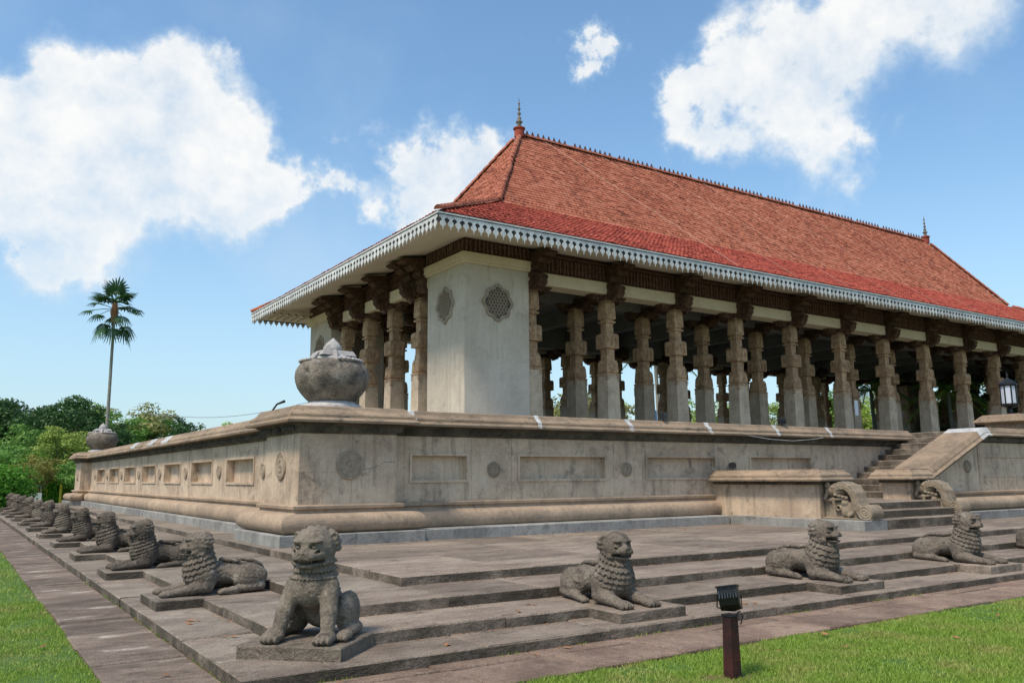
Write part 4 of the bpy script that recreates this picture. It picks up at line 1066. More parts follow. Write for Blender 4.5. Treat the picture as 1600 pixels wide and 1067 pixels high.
# head bracket reaching out under the eaves (along -y)
hb = MB()
ol = [(0.25, 8.30), (-.43, 8.30), (-.52, 8.44), (-.46, 8.56), (-.56, 8.70), (-.50, 8.84), (-.62, 8.86), (-.72, 8.98), (-.68, 9.12), (-.90, 9.08), (-1.06, 9.20), (-1.04, 9.30), (-1.26, 9.30), (-1.40, 9.36), (-1.36, 9.44), (.25, 9.60)]
hb.prism(ol, -.27, .27, 'x')
for s_ in (-1, 1):
    for (yy, zz2, r) in ((-.58, 9.27, .10), (-.98, 9.32, .06)):
        for rr in (r, r*.55): hb.box(s_*.27-.02-.012*(r/rr), s_*.27+.02+.012*(r/rr), yy-rr, yy+rr, zz2-rr, zz2+rr)
    hb.box(s_*.27-.03, s_*.27+.03, -.50, -.36, 8.36, 8.50); hb.box(s_*.27-.03, s_*.27+.03, -.55, -.36, 8.62, 8.80); hb.box(s_*.27-.03, s_*.27+.03, -.6, -.3, 8.92, 9.08)
hb_me = hb.me('eaves_bracket')
CX = [14.89+(EX0+EX1-2*14.89)/12*i for i in range(13)]
RYs = [17.36, 19.30, EY0+EY1-19.30, EY0+EY1-17.36]
WYs = [20.70, 23.09, 25.47, 27.86]
WXs = [12.32, 14.89, EX0+EX1-14.89, EX0+EX1-12.32]
def column(x, y, br=None):
    c = kh(ob('column', shaft_me, M_shaft, loc=(x+random.gauss(0, .008), y+random.gauss(0, .008), 0), rz=random.gauss(0, .008)))
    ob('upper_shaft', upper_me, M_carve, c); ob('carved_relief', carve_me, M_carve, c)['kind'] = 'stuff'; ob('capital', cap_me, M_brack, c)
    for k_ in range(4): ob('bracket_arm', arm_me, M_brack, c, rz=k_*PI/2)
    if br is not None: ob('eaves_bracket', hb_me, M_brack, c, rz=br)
    return c
cols = {}
for r, y in enumerate(RYs):
    for x in CX: cols[r, round(x, 1)] = column(x, y, 0 if r == 0 else (PI if r == 3 else None))
for k, x in enumerate(WXs):
    for y in WYs: column(x, y, -PI/2 if k == 0 else (PI/2 if k == 3 else None))
# extra bracket at the pier corner (west side)
for y in (19.3,):
    kh(ob('eaves_bracket', hb_me, M_brack, loc=(12.32, 19.95, 0), rz=-PI/2))
    kh(ob('eaves_bracket', hb_me, M_brack, loc=(12.32, 28.55, 0), rz=-PI/2))
# beams
def beam_x(y0, y1, m1=M_cream, fr=False, x0=None, x1=None, name='beam'):
    xs_ = [BX0+PW if x0 is None else x0]+CX+[BX1-PW if x1 is None else x1]
    kh(MB().box(xs_[0], xs_[-1], y0, y1, 8.42, 8.86).ob(name, m1))
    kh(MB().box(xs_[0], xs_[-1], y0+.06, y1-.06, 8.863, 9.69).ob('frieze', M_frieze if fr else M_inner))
beam_x(17.0-.02, 17.7, fr=True); beam_x(BY1-.7, BY1+.02, fr=True)
beam_x(19.02, 19.58, M_inner); beam_x(EY0+EY1-19.58, EY0+EY1-19.02, M_inner)
for x0, x1, fr in ((BX0-.02, BX0+.7, True), (BX1-.7, BX1+.02, True), (14.6, 15.2, False), (EX0+EX1-15.2, EX0+EX1-14.6, False)):
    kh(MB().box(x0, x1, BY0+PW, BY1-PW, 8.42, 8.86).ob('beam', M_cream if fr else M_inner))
    kh(MB().box(x0+.06, x1-.06, BY0+PW, BY1-PW, 8.863, 9.60).ob('frieze', M_frieze if fr else M_inner))
for x in CX:
    for (a, b) in ((17.72, 19.0), (29.58, 30.84), (19.6, 28.96)):
        kh(MB().box(x-.2, x+.2, a, b, 8.80 if b < 30 and a > 19.5 else 8.62, 9.5).ob('cross_beam', M_inner))
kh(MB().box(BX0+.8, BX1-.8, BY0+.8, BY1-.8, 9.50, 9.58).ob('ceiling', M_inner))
# carved relief on the frieze: rows of little figures and leaves
def relief(name, L, place, parent):
    mb = MB(); n = int(L/.17)
    for k in range(n):
        a = (k+.5)*L/n; w = random.uniform(.028, .055); zt_ = 9.50-random.uniform(0, .06); zb_ = 8.93+random.uniform(0, .06); lean = random.uniform(-.03, .03)
        q = [(a-w, zb_), (a+w, zb_), (a+w*.5+lean, (zt_+zb_)/2), (a+w+lean, zt_-.08), (a+lean, zt_), (a-w+lean, zt_-.08), (a-w*.5+lean, (zt_+zb_)/2)]
        v = [place(p, z, 0) for p, z in q]+[place(p, z, .035) for p, z in q]; m_ = len(q)
        mb.add(v, [tuple(range(m_, 2*m_))]+[(i, (i+1) % m_, m_+(i+1) % m_, m_+i) for i in range(m_)])
        zc = random.uniform(9.05, 9.35); r = .028; c_ = a+L/n*.5
        v = [place(c_+dx*r, zc+dz*r, d) for d in (0, .03) for dx, dz in ((-1, 0), (0, -1), (1, 0), (0, 1))]
        mb.add(v, [(4, 5, 6, 7)]+[(i, (i+1) % 4, 4+(i+1) % 4, 4+i) for i in range(4)])
    for z0, z1 in ((8.875, 8.90), (9.53, 9.56)):
        v = [place(p, z, d) for d in (0, .04) for p, z in ((0, z0), (L, z0), (L, z1), (0, z1))]
        mb.add(v, [(4, 5, 6, 7), (0, 1, 5, 4), (2, 3, 7, 6)])
    o = kh(mb.ob(name, M_friezer)); o['kind'] = 'stuff'
relief('frieze_carving', BX1-PW-BX0-PW, lambda a, z, d: (BX0+PW+a, 17.04-d, z), hall)
relief('frieze_carving', BY1-BY0-2*PW, lambda a, z, d: (BX0+.04-d, BY0+PW+a, z), hall)
pf = lambda z: 9.18+(z-8.875)*.76
for y0 in (BY0, BY1-PW):
    relief('frieze_carving', PW+.1, lambda a, z, d: (BX0-.05+a, y0-.05-d, pf(z)), hall)
    relief('frieze_carving', PW+.1, lambda a, z, d: (BX0-.05-d, y0-.05+a, pf(z)), hall)
# notice on a column
kh(MB().box(33.05, 33.3, 16.935, 16.95, 4.35, 5.05).ob('paper_notice', M_paper))

# ------------------------------------------------------------------ roof
roof = kh(empty('roof', (EX0, EY0, 9.6))); roof.matrix_parent_inverse = Matrix.Translation(-Vector(hall.location))
def kr(o): return kid(o, roof)
# matrix bookkeeping: roof sits at its own location inside the hall
T1, Z0, Z1, Z2 = 6.1, 9.62, 12.75, 17.57
HW = (EY1-EY0)/2
YM = (EY0+EY1)/2
# soffit
sf = MB()
def quad(*p): sf.add(p, [(0, 1, 2, 3)])
zo, zi = 9.34, 9.70
i0, i1, j0, j1 = BX0+.1, BX1-.1, BY0+.1, BY1-.1; e = .06
quad((EX0+e, EY0+e, zo), (EX1-e, EY0+e, zo), (i1, j0, zi), (i0, j0, zi)); quad((EX0+e, EY1-e, zo), (i0, j1, zi), (i1, j1, zi), (EX1-e, EY1-e, zo))
quad((EX0+e, EY0+e, zo), (i0, j0, zi), (i0, j1, zi), (EX0+e, EY1-e, zo)); quad((EX1-e, EY0+e, zo), (EX1-e, EY1-e, zo), (i1, j1, zi), (i1, j0, zi))
me = sf.me('soffit', fixn=False)
so = kr(ob('soffit', me, M_ceil)); md = so.modifiers.new('solid', 'SOLIDIFY'); md.thickness = .03; md.offset = 1
for k in range(6):
    x = EX0+.35+k*.36; y = BY1-.1
    kr(MB().box(x, x+.09, BY1+.05, EY1-.25, 9.30, 9.40).ob('soffit_rafter', M_ceil))
for k in range(4):
    y = BY1-.4+k*.45; kr(MB().box(EX0+.2, BX0-.02, y, y+.09, 9.31, 9.42).ob('soffit_rafter', M_ceil))
# deck under the tiles
dk = MB()
def hippt(t, z, cx, cy):
    return ((EX0+t if cx == 0 else EX1-t), (EY0+t if cy == 0 else EY1-t), z)
for t0, z0, t1, z1 in ((0.02, Z0-.06, T1, Z1-.06), (T1, Z1-.06, HW, Z2-.06)):
    A = [hippt(t0, z0, 0, 0), hippt(t0, z0, 1, 0), hippt(t0, z0, 1, 1), hippt(t0, z0, 0, 1)]; B = [hippt(t1, z1, 0, 0), hippt(t1, z1, 1, 0), hippt(t1, z1, 1, 1), hippt(t1, z1, 0, 1)]
    dk.add(A+B, [(i, (i+1) % 4, 4+(i+1) % 4, 4+i) for i in range(4)])
kr(ob('roof_deck', dk.me('roof_deck'), M_tileL))
# tiles: local x = across, y = up the slope, z = normal
TW, TE = .215, .178
tv = np.array([(-.5*TW, 0, .040), (-.36*TW, 0, .062), (-.20*TW, 0, .036), (.5*TW, 0, .040), (-.5*TW, 1.25*TE, .012), (-.36*TW, 1.25*TE, .034), (-.20*TW, 1.25*TE, .008), (.5*TW, 1.25*TE, .012),
               (-.5*TW, 0, .015), (-.36*TW, 0, .02), (-.20*TW, 0, .012), (.5*TW, 0, .015)])
tf = [(0, 1, 5, 4), (1, 2, 6, 5), (2, 3, 7, 6), (8, 9, 1, 0), (9, 10, 2, 1), (10, 11, 3, 2)]
tile_me = {k: mesh('roof_tile', tv, tf) for k in 'UL'}
tile_me['U'].materials.append(M_tileU); tile_me['L'].materials.append(M_tileL)
cand = []
def face_tiles(ax):
    """ax: 0 front, 1 west, 2 back, 3 east"""
    for part, (t0, z0, t1, z1) in (('L', (-.04, Z0, T1, Z1)), ('U', (T1, Z1, HW, Z2))):
        dt, dz = t1-t0, z1-z0; sl = math.hypot(dt, dz); nrow = int(sl/TE)
        for r in range(nrow):
            t = t0+dt*(r*TE)/sl; z = z0+dz*(r*TE)/sl; tm = t+dt*TE*.5/sl
            Lh = (EX1-EX0) if ax in (0, 2) else (EY1-EY0)
            n = int((Lh-2*tm)/TW)
            for c in range(n):
                a = tm+(c+.5)*TW+((Lh-2*tm)-n*TW)/2+(TW*.5 if r % 2 else 0)
                if a > Lh-tm: continue
                if ax == 0: o_ = (EX0+a, EY0+t, z); X_ = (1, 0, 0); U_ = (0, dt/sl, dz/sl)
                elif ax == 1: o_ = (EX0+t, EY1-a, z); X_ = (0, -1, 0); U_ = (dt/sl, 0, dz/sl)
                elif ax == 2: o_ = (EX1-a, EY1-t, z); X_ = (-1, 0, 0); U_ = (0, -dt/sl, dz/sl)
                else: o_ = (EX1-t, EY0+a, z); X_ = (0, 1, 0); U_ = (-dt/sl, 0, dz/sl)
                cand.append((part, o_, X_, U_, ax))
for ax in range(4): face_tiles(ax)
mats = {}
O = np.array([c[1] for c in cand]); Xv = np.array([c[2] for c in cand], float); Uv = np.array([c[3] for c in cand]); Nv = np.cross(Xv, Uv)
ispart = np.array([c[0] == 'U' for c in cand]); axs = np.array([c[4] for c in cand])
dist = np.linalg.norm(O-np.array(CAMP), axis=1)
toc = np.array(CAMP)-O; cosv = (Nv*toc).sum(1)/dist
score = np.where((cosv > 0) & (axs < 2), cosv/dist**2, 0)
# only tiles inside the view count as seen
F_, R_, U__ = np.array(fw), np.array(rt), np.array(up)
rel_ = O-np.array(CAMP); wz = rel_@F_; pu = 800+FPX*(rel_@R_)/wz; pv = 533.5-FPX*(rel_@U__)/wz
score = np.where((pu > 0) & (pu < 1600) & (pv > 0), score, 0)
order = np.argsort(-score)[:300]; single = np.zeros(len(cand), bool); single[order] = True
jit = rng.normal(0, 1, (len(cand), 3))
hall_off = Matrix.Translation(Vector((0, 0, 0)))
for i in order:
    X3, U3, N3 = Vector(Xv[i]), Vector(Uv[i]), Vector(Nv[i])
    M = Matrix(((X3.x, U3.x, N3.x, O[i, 0]), (X3.y, U3.y, N3.y, O[i, 1]), (X3.z, U3.z, N3.z, O[i, 2]+jit[i, 2]*.003), (0, 0, 0, 1)))
    M = M @ Matrix.Rotation(jit[i, 0]*.02, 4, 'Z') @ Matrix.Rotation(jit[i, 1]*.012, 4, 'X')
    t_ = bpy.data.objects.new('roof_tile', tile_me['U' if ispart[i] else 'L']); COL.objects.link(t_)
    t_.parent = roof; t_.matrix_parent_inverse = Matrix.Translation(-Vector(roof.location)); t_.matrix_basis = M
for nm_, sel, mat_ in (('U', ispart & ~single, M_tileU), ('L', ~ispart & ~single, M_tileL)):
    I = np.nonzero(sel)[0]; n = len(I); tvn = tv[None]
    ang = jit[I, 0]*.035
    lx = tvn[..., 0]*np.cos(ang)[:, None]-tvn[..., 1]*np.sin(ang)[:, None]; ly = tvn[..., 0]*np.sin(ang)[:, None]+tvn[..., 1]*np.cos(ang)[:, None]
    lz = tvn[..., 2]+jit[I, 2][:, None]*.006+lx*(jit[I, 1]*.03)[:, None]
    V = O[I][:, None]+Xv[I][:, None]*lx[..., None]+Uv[I][:, None]*ly[..., None]+Nv[I][:, None]*lz[..., None]
    Fq = (np.arange(n)[:, None, None]*len(tv)+np.array(tf)[None]).reshape(-1, 4)
    me = bpy.data.meshes.new('roof_tiles'); me.vertices.add(n*len(tv)); me.vertices.foreach_set('co', V.astype(np.float32).ravel())
    me.loops.add(Fq.size); me.loops.foreach_set('vertex_index', Fq.astype(np.int32).ravel()); me.polygons.add(len(Fq)); me.polygons.foreach_set('loop_start', np.arange(0, Fq.size, 4, dtype=np.int32))
    me.update(calc_edges=True); me.shade_flat()
    o = kr(ob('roof_tiles', me, mat_)); o['kind'] = 'stuff'
# hip and ridge tiles
ht = MB(); seg = 7
for i, (r, yy) in enumerate(((.15, 0), (.125, .46))):
    for k in range(seg):
        a = PI*k/(seg-1); ht.v.append((r*math.cos(a), yy, r*math.sin(a)))
for k in range(seg-1): ht.f.append((k, k+1, seg+k+1, seg+k))
ht.f.append(tuple(range(seg)))
ht_me = ht.me('hip_tile', fixn=False); ht_me.materials.append(M_tileU)
def run_tiles(a, b, name='hip_tile', step=.40, me_=ht_me, lift=.03):
    a, b = Vector(a), Vector(b); d = b-a; n = int(d.length/step); d.normalize()
    side = d.cross(Vector((0, 0, 1))).normalized(); nn = side.cross(d)
    for k in range(n):
        p = a+d*k*step+nn*lift
        M = Matrix(((side.x, d.x, nn.x, p.x), (side.y, d.y, nn.y, p.y), (side.z, d.z, nn.z, p.z), (0, 0, 0, 1)))
        t_ = bpy.data.objects.new(name, me_); COL.objects.link(t_); t_.parent = roof
        t_.matrix_parent_inverse = Matrix.Translation(-Vector(roof.location)); t_.matrix_basis = M @ Matrix.Rotation(random.gauss(0, .03), 4, 'Z')
for cx_, cy_ in ((0, 0), (0, 1), (1, 0), (1, 1)):
    run_tiles(hippt(0, Z0+.04, cx_, cy_), hippt(T1, Z1+.04, cx_, cy_)); run_tiles(hippt(T1, Z1+.04, cx_, cy_), hippt(HW, Z2+.02, cx_, cy_))
R0, R1 = EX0+HW+.2, EX1-HW-.2
run_tiles((R0, YM, Z2-.02), (R1, YM, Z2-.02), 'ridge_tile')
cm = MB().prism([(-.15, 0), (.15, 0), (.13, .06), (.05, .13), (.04, .20), (0, .27), (-.04, .20), (-.05, .13), (-.13, .06)], -.025, .025, 'y')
cr_me = cm.me('ridge_crest'); cr_me.materials.append(plain('dark_crest_tile', (.12, .055, .045), .8))
x = R0+.25; k = 0
while x < R1-.2:
    if (k % 9) != 8:
        o = ob('ridge_crest', cr_me, None, loc=(x, YM, Z2+.08)); o.rotation_euler = (0, random.gauss(0, .05), 0); kr(o)
    x += .32; k += 1
for x in (EX0+HW, EX1-HW):
    kr(MB().lathe([(.24, Z2-.1), (.24, Z2+.28), (.29, Z2+.30), (.29, Z2+.36), (.20, Z2+.40)], 16, (x, YM)).ob('finial_base', M_tileL))
    z = Z2+.40; prof = [(.12, 0), (.14, .05), (.07, .14), (.16, .24), (.17, .28), (.06, .36), (.11, .46), (.05, .54), (.05, .62), (.10, .70), (.04, .76), (.035, .86), (.085, .93), (.035, .99), (.03, 1.12), (.06, 1.2), (.02, 1.26), (.015, 1.38), (.003, 1.5)]
    kr(MB().lathe([(r, z+h) for r, h in prof], 12, (x, YM)).ob('finial', M_urn, smooth=True))
# valance
vm = MB().prism([(-.128, .0), (.128, .0), (.128, -.08), (.06, -.12), (.035, -.17), (.085, -.21), (.10, -.27), (.07, -.33), (.02, -.37), (0, -.46), (-.02, -.37), (-.07, -.33), (-.10, -.27), (-.085, -.21), (-.035, -.17), (-.06, -.12), (-.128, -.08)], -.012, .012, 'y')
val_me = vm.me('valance_pendant'); val_me.materials.append(M_val)
def valance(a, b, rz, n_, single=True, step=.272):
    a, b = Vector(a), Vector(b); d = b-a; n = int(d.length/step)
    if single:
        for k in range(n):
            p = a+d*((k+.5)/n); o = ob('valance_pendant', val_me, None, loc=p+Vector((0, 0, random.gauss(0, .003))), rz=rz); o.rotation_euler[1] = random.gauss(0, .012); o.scale = (d.length/n/.262, 1, 1+random.gauss(0, .022)); kr(o)
    else:
        mb = MB()
        for k in range(n):
            p = a+d*((k+.5)/n); c, s_ = math.cos(rz), math.sin(rz)
            mb.add([(p.x+v.co.x*c-v.co.y*s_, p.y+v.co.x*s_+v.co.y*c, p.z+v.co.z) for v in val_me.vertices], [tuple(f.vertices) for f in val_me.polygons])
        o = kr(mb.ob('valance', M_val)); o['kind'] = 'stuff'
zv = 9.53
valance((EX0, EY0-.03, zv), (EX1, EY0-.03, zv), 0, 0)
valance((EX0-.03, EY1, zv), (EX0-.03, EY0, zv), -PI/2, 0)
valance((EX1, EY1+.03, zv), (EX0, EY1+.03, zv), PI, 0, False); valance((EX1+.03, EY0, zv), (EX1+.03, EY1, zv), PI/2, 0, False)
kr(MB().box(EX0-.0, EX1, EY0-.012, EY0+.03, 9.30, 9.56).box(EX0-.012, EX0+.03, EY0+.03, EY1, 9.30, 9.56).box(EX0, EX1, EY1-.03, EY1+.012, 9.30, 9.56).ob('fascia_board', M_dk))
kr(MB().box(EX0-.06, EX1+.06, EY0-.065, EY0-.0, 9.565, 9.61).box(EX0-.065, EX0, EY0, EY1+.06, 9.565, 9.61).ob('drip_board', M_val))
# pale wires strung down the roof
def roof_pt(x, t): 
    z = Z0+(Z1-Z0)*t/T1 if t < T1 else Z1+(Z2-Z1)*(t-T1)/(HW-T1)
    return Vector((x, EY0+t, z))
for k in range(8):
    x0 = 20.6+3.57*k; p0 = roof_pt(x0, HW-.15)+Vector((0, -.05, .12)); p1 = roof_pt(x0+2.6, .15)+Vector((0, -.02, .08))
    kr(MB().tube([p0, p1], (.006 if k else .010), 5).ob('roof_wire', M_wire))

# ------------------------------------------------------------------ lions
lion_me = [crouching_lion(.0100, .024), crouching_lion(.0110, .034, .080, 17, .02, .0045), crouching_lion(.0115, .018, .064, 25, .18, .0058)]
sit_me = sitting_lion(.0088)
ordw = ['first', 'second', 'third', 'fourth', 'fifth', 'sixth', 'seventh', 'eighth', 'ninth', 'tenth', 'eleventh']
for i in range(1, 5):
    x = BL+S_*i+BW/2-(.3 if i == 4 else 0)
    o = ob('lion_statue', lion_me[(0, 0, 1, 0, 2, 1)[i]], M_lion, loc=(x+random.uniform(-.03, .03), .93, ZB+.001), rz=-PI/2+random.uniform(-.05, .05)-(.07 if i == 1 else 0))
    o.scale = (1.08, 1.06, .89+random.uniform(-.02, .02))
    lb = {1: 'crouching weathered stone lion on the front steps nearest the corner, behind the black floodlight post', 2: 'crouching stone lion with snarling mouth, second along the front steps from the corner lion',
          3: 'crouching stone lion, third along the front steps, just below the staircase', 4: 'crouching stone lion, fourth along the front steps, cut by the right picture edge', 5: 'crouching stone lion, fifth along the front steps'}[i]
    if i == 1: lb = 'crouching stone lion on the front steps nearest to the sitting corner lion'
    tag(o, lb, 'lion statue', 'crouching stone lions along the steps')
for i in range(1, 12):
    y = BL+SY_*i+BW/2
    o = ob('lion_statue', lion_me[(i+i//3) % 3], M_lion, loc=(.93+random.uniform(-.02, .02), y, ZB+.001), rz=PI+random.uniform(-.05, .05))
    o.scale = (1.05, 1.06, .88+random.uniform(-.03, .03))
    tag(o, f'dark crouching stone lion, {ordw[i-1]} from the corner along the left side steps', 'lion statue', 'crouching stone lions along the steps')
o = ob('lion_statue', sit_me, M_lionB, loc=(.88, .80, ZB+.005), rz=-PI*.75); o.scale = (1.06, 1.08, .885); tag(o, 'large sitting stone lion with scaled collar on the near corner of the steps', 'lion statue')
o = ob('lion_statue', sit_me, M_lion, loc=(.86, YE-.80, ZB+.005), rz=PI*.75); o.scale = (1.06, 1.08, .885); tag(o, 'sitting stone lion at the far left end of the row', 'lion statue')

# ------------------------------------------------------------------ urns
def urn(x, y, z, label):
    r = empty('stone_urn', (x, y, z)); tag(r, label, 'urn')
    b = MB().lathe([(.60, 0), (.62, .05), (.57, .11), (.48, .14), (.46, .17)], 32); b.ob('urn_foot', M_urnlid, r, True)
    pr = [(.42, .16), (.50, .22), (.60, .33), (.68, .45), (.72, .57), (.735, .67), (.72, .78), (.67, .88), (.60, .95), (.52, .99), (.50, 1.0)]
    b = MB().lathe(pr, 48)
    me = b.me('urn_bowl', True); ob('urn_bowl', me, M_urn, r)
    rope = MB()
    for k in range(40):
        a = 2*PI*k/40
        if math.sin(a*2.5+1) < -.3 and z > 1: continue
        rr = .60+.03*math.sin(3*a); rope.lathe([(.0, .955), (.035, .96), (.05, .985), (.035, 1.01), (.0, 1.02)], 6, (rr*math.cos(a), rr*math.sin(a)))
    rope.ob('garland', M_urnlid, r, True)
    lid = MB(); lid.lathe([(.42, .985), (.44, 1.0), (.40, 1.06), (.34, 1.10)], 24)
    lid.ob('urn_lid', M_urnlid, r, True)
    sl_ = MB()
    for k, (w, zz_) in enumerate(((.36, 1.08),)): sl_.frus(0, 0, zz_, zz_+.10, w*2.0, w*1.7)
    for k in range(6):
        a = 2*PI*k/6+.3; px, py = .40*math.cos(a), .40*math.sin(a); sl_.tube([(px*.7, py*.7, 1.15), (px*.95, py*.95, 1.12), (px*1.15, py*1.15, 1.03), (px*1.32, py*1.32, .96)], [.05, .05, .045, .03], 7)
    sl_.ob('lid_slab', M_urnlid, r)
    MB().lathe([(.17, 1.17), (.19, 1.21), (.18, 1.28), (.13, 1.36), (.06, 1.42), (.01, 1.47)], 14, lump=.05, nl=7).ob('lotus_bud', M_urnlid, r, True)
urn(4.26, 9.12, 2.97, 'large weathered stone urn with lotus bud lid on the near corner of the podium')
urn(4.26, 39.42, 2.97, 'smaller looking stone urn on the far left corner of the podium below the palm')

# ------------------------------------------------------------------ fittings
# floodlight on a post in the lawn
fl = empty('floodlight_post', (3.55, -1.68, -.01)); tag(fl, 'black floodlight on a rusty dark red square post standing in the lawn', 'floodlight')
def kf(mb, name, m, sm=False, p=fl): return kid(mb.ob(name, m, smooth=sm), p)
kf(MB().frus(3.55, -1.68, -.05, .50, .105, .088), 'post', M_rust)
kf(MB().frus(3.55, -1.68, .501, .515, .105, .10), 'post_cap', M_black)
hd = empty('lamp_head', (0, 0, 0)); 
def lamp_head():
    mb = MB()
    prof = [(-.14, .02), (-.10, -.09), (-.04, -.135), (.04, -.135), (.10, -.09), (.13, .02), (.13, .095), (-.14, .095)]
    mb.prism(prof, -.105, .105, 'x')
    return mb
lm = lamp_head()
body = lm.ob('lamp_head', M_black); bpy.data.objects.remove(hd)
body.parent = fl; body.location = (0, 0, .655+.01); body.rotation_euler = (math.radians(-10), math.radians(-8), math.radians(-52)); body.scale = (.76, .78, .80)
fins = MB()
for k in range(7): fins.box(-.09+k*.03-.004, -.09+k*.03+.004, -.140, .0, -.02, .09)
f_ = fins.ob('cooling_fins', plain('grey_metal', (.09, .11, .13), .35, .6, .2, 30), body)
MB().box(-.12, .12, -.17, .15, .096, .106).ob('visor', M_black, body)
br_ = MB().tube([(-.125, 0, .01), (-.13, 0, -.12), (-.05, 0, -.15), (.05, 0, -.15), (.13, 0, -.12), (.125, 0, .01)], .009, 6)
b2 = br_.ob('mounting_yoke', M_black, fl); b2.location = (0, 0, .67); b2.rotation_euler = (0, 0, math.radians(-52)); b2.scale = (.78,)*3
MB().tube([(0.05, .0, .5), (.09, -.03, .545), (.10, -.05, .50), (.075, -.045, .44)], .006, 5).ob('cable', M_black, fl)
so = MB(); n = 40; vv = [(3.55, -1.70, .004)]
for k in range(n):
    a = 2*PI*k/n; r = .24+.06*math.sin(3*a+1)+.03*math.sin(7*a); vv.append((3.55+r*math.cos(a)*1.3, -1.70+r*math.sin(a)*.8, -.010))
so.add(vv, [(0, 1+k, 1+(k+1) % n) for k in range(n)]); s2 = so.ob('bare_soil', M_soil); tag(s2, kind='structure')
# small floodlights on the coping
def small_flood(x, y, z, rz, label):
    r = empty('small_floodlight', (x, y, z), rz); r.scale = (.72, .72, .72); tag(r, label, 'floodlight')
    MB().box(-.05, .05, -.04, .04, 0, .03).box(-.012, .012, -.012, .012, .03, .10).ob('bracket', M_black, r)
    MB().prism([(-.10, .08), (.08, .06), (.11, .12), (.10, .24), (-.06, .28), (-.11, .2)], -.12, .12, 'x').ob('lamp_body', M_black, r)
    MB().box(-.10, .10, .098, .108, .11, .23).ob('lens', M_glass, r)
small_flood(12.55, 8.35, 2.97, .4, 'small black floodlight on the podium coping, left one of the two there')
small_flood(17.0, 8.35, 2.97, -.3, 'small black floodlight on the podium coping, right one of the two there')
small_flood(14.55, 8.0, 1.77, .5, 'small black floodlight standing on the low stair balustrade against the wall')
cb = MB().tube([(14.35, 8.40, 2.46), (14.35, 8.38, 2.2), (14.15, 8.40, 2.15), (14.15, 8.40, 1.85), (14.25, 8.3, 1.79)], .010, 6).ob('conduit_pipe', M_mortar); tag(cb, 'thin grey conduit pipe running down the front wall to the low balustrade', 'pipe')
cb = MB().tube([(15.3, 8.08, 2.66), (16.1, 8.05, 2.58), (17.0, 8.05, 2.55), (17.8, 8.05, 2.60), (18.4, 8.08, 2.66)], .008, 6).ob('hanging_cable', M_mortar); tag(cb, 'pale cable sagging below the podium coping', 'cable')
pp = MB().tube([(3.55, 10.6, 2.9), (3.54, 10.58, 3.05), (3.60, 10.48, 3.18), (3.72, 10.35, 3.24)], [.02, .02, .02, .03], 8).ob('bent_pipe', M_black); tag(pp, 'short bent black pipe rising behind the near corner of the podium', 'pipe')
tp = MB().box(29.6, 31.4, 40.6, 41.5, 2.9, 5.4).ob('blue_panel', M_tarp) if False else None
# blue hoarding beyond the hall
pb = at_range(1041, 650, 75)
hb_ = empty('blue_hoarding', (pb.x, pb.y, 0)); tag(hb_, 'bright blue hoarding seen between two columns beyond the hall', 'hoarding')
kid(MB().box(pb.x-1.6, pb.x+1.6, pb.y-.1, pb.y+.1, 0, 7.25).ob('panel', M_tarp), hb_)
# overhead cable
a_ = at_range(235, 647, 75); b_ = at_range(520, 618, 60)
pts = [a_.lerp(b_, k/10)+Vector((0, 0, -.8*math.sin(PI*k/10))) for k in range(11)]
oc = MB().tube(pts, .022, 5).ob('overhead_cable', plain('grey_cable', (.25, .27, .3), .6)); tag(oc, 'thin overhead cable crossing the sky behind the podium', 'cable')

# fallen leaves
lf = MB().add([(-.05, 0, .004), (-.02, -.02, .012), (.02, -.022, .006), (.06, 0, .014), (.02, .022, .01), (-.02, .02, .004), (0, 0, .018)], [(0, 1, 6), (1, 2, 6), (2, 3, 6), (3, 4, 6), (4, 5, 6), (5, 0, 6)])
lf_me = lf.me('fallen_leaf', fixn=False); lf_me.materials.append(M_leafd)
for (x, y, z) in [(.25, 2.9, ZA), (.33, 3.05, ZA), (.4, 1.9, ZA), (2.4, 4.6, ZB), (6.1, .35, ZA), (6.25, .3, ZA), (6.0, .42, ZA), (3.6, 1.2, ZB), (2.6, -.14, .03), (3.1, -.1, .03), (3.2, .9, ZB), (-.3, 1.0, .03),
                  (5.3, -1.6, .02), (6.6, -2.0, .02), (4.6, -1.3, .02), (8.2, -1.5, .02), (5.7, -1.1, .02), (11.6, 6.9, ZD), (1.9, .3, ZA), (-1.1, 3.0, .02), (-1.4, 4.6, .02)]:
    for q in range(2 if z > .05 else 1):
        o = ob('fallen_leaf', lf_me, None, loc=(x+random.uniform(-.06, .06), y+random.uniform(-.06, .06), z+.003), rz=random.uniform(0, 6)); o.scale = (random.uniform(.6, 1.2),)*3
        tag(o, 'small dry brown leaf fallen on the steps, path or lawn', 'leaf', 'fallen leaves scattered on steps and grass')

# far things on the left: sign board, yellow barrier frames, orange posts, tent
def far(u, v, d): return at_range(u, v, d)
p = far(51, 778, 56); r = empty('white_board', (p.x, p.y, 0), -.2); tag(r, 'low white board standing on the grass beyond the row of lions', 'board')
MB().box(-.45, .45, -.03, .03, .25, .95).ob('panel', M_white, r)
for s_ in (-.4, .4): MB().box(s_-.03, s_+.03, -.03, .03, 0, .25).ob('leg', M_white, r)
for k, (u, d) in enumerate(((66, 57), (76, 58))):
    p = far(u, 778, d); r = empty('barrier_frame', (p.x, p.y, 0), -.2); tag(r, ['yellow tubular barrier frame beside the white board', 'yellow tubular barrier frame nearer the podium corner'][k], 'barrier', 'yellow barrier frames')
    for s_ in (-.22, .22): MB().tube([(s_, 0, 0), (s_, 0, 1.15)], .035, 6).ob('post', M_yel, r)
    MB().tube([(-.25, 0, 1.15), (.25, 0, 1.15)], .035, 6).ob('top_rail', M_yel, r)
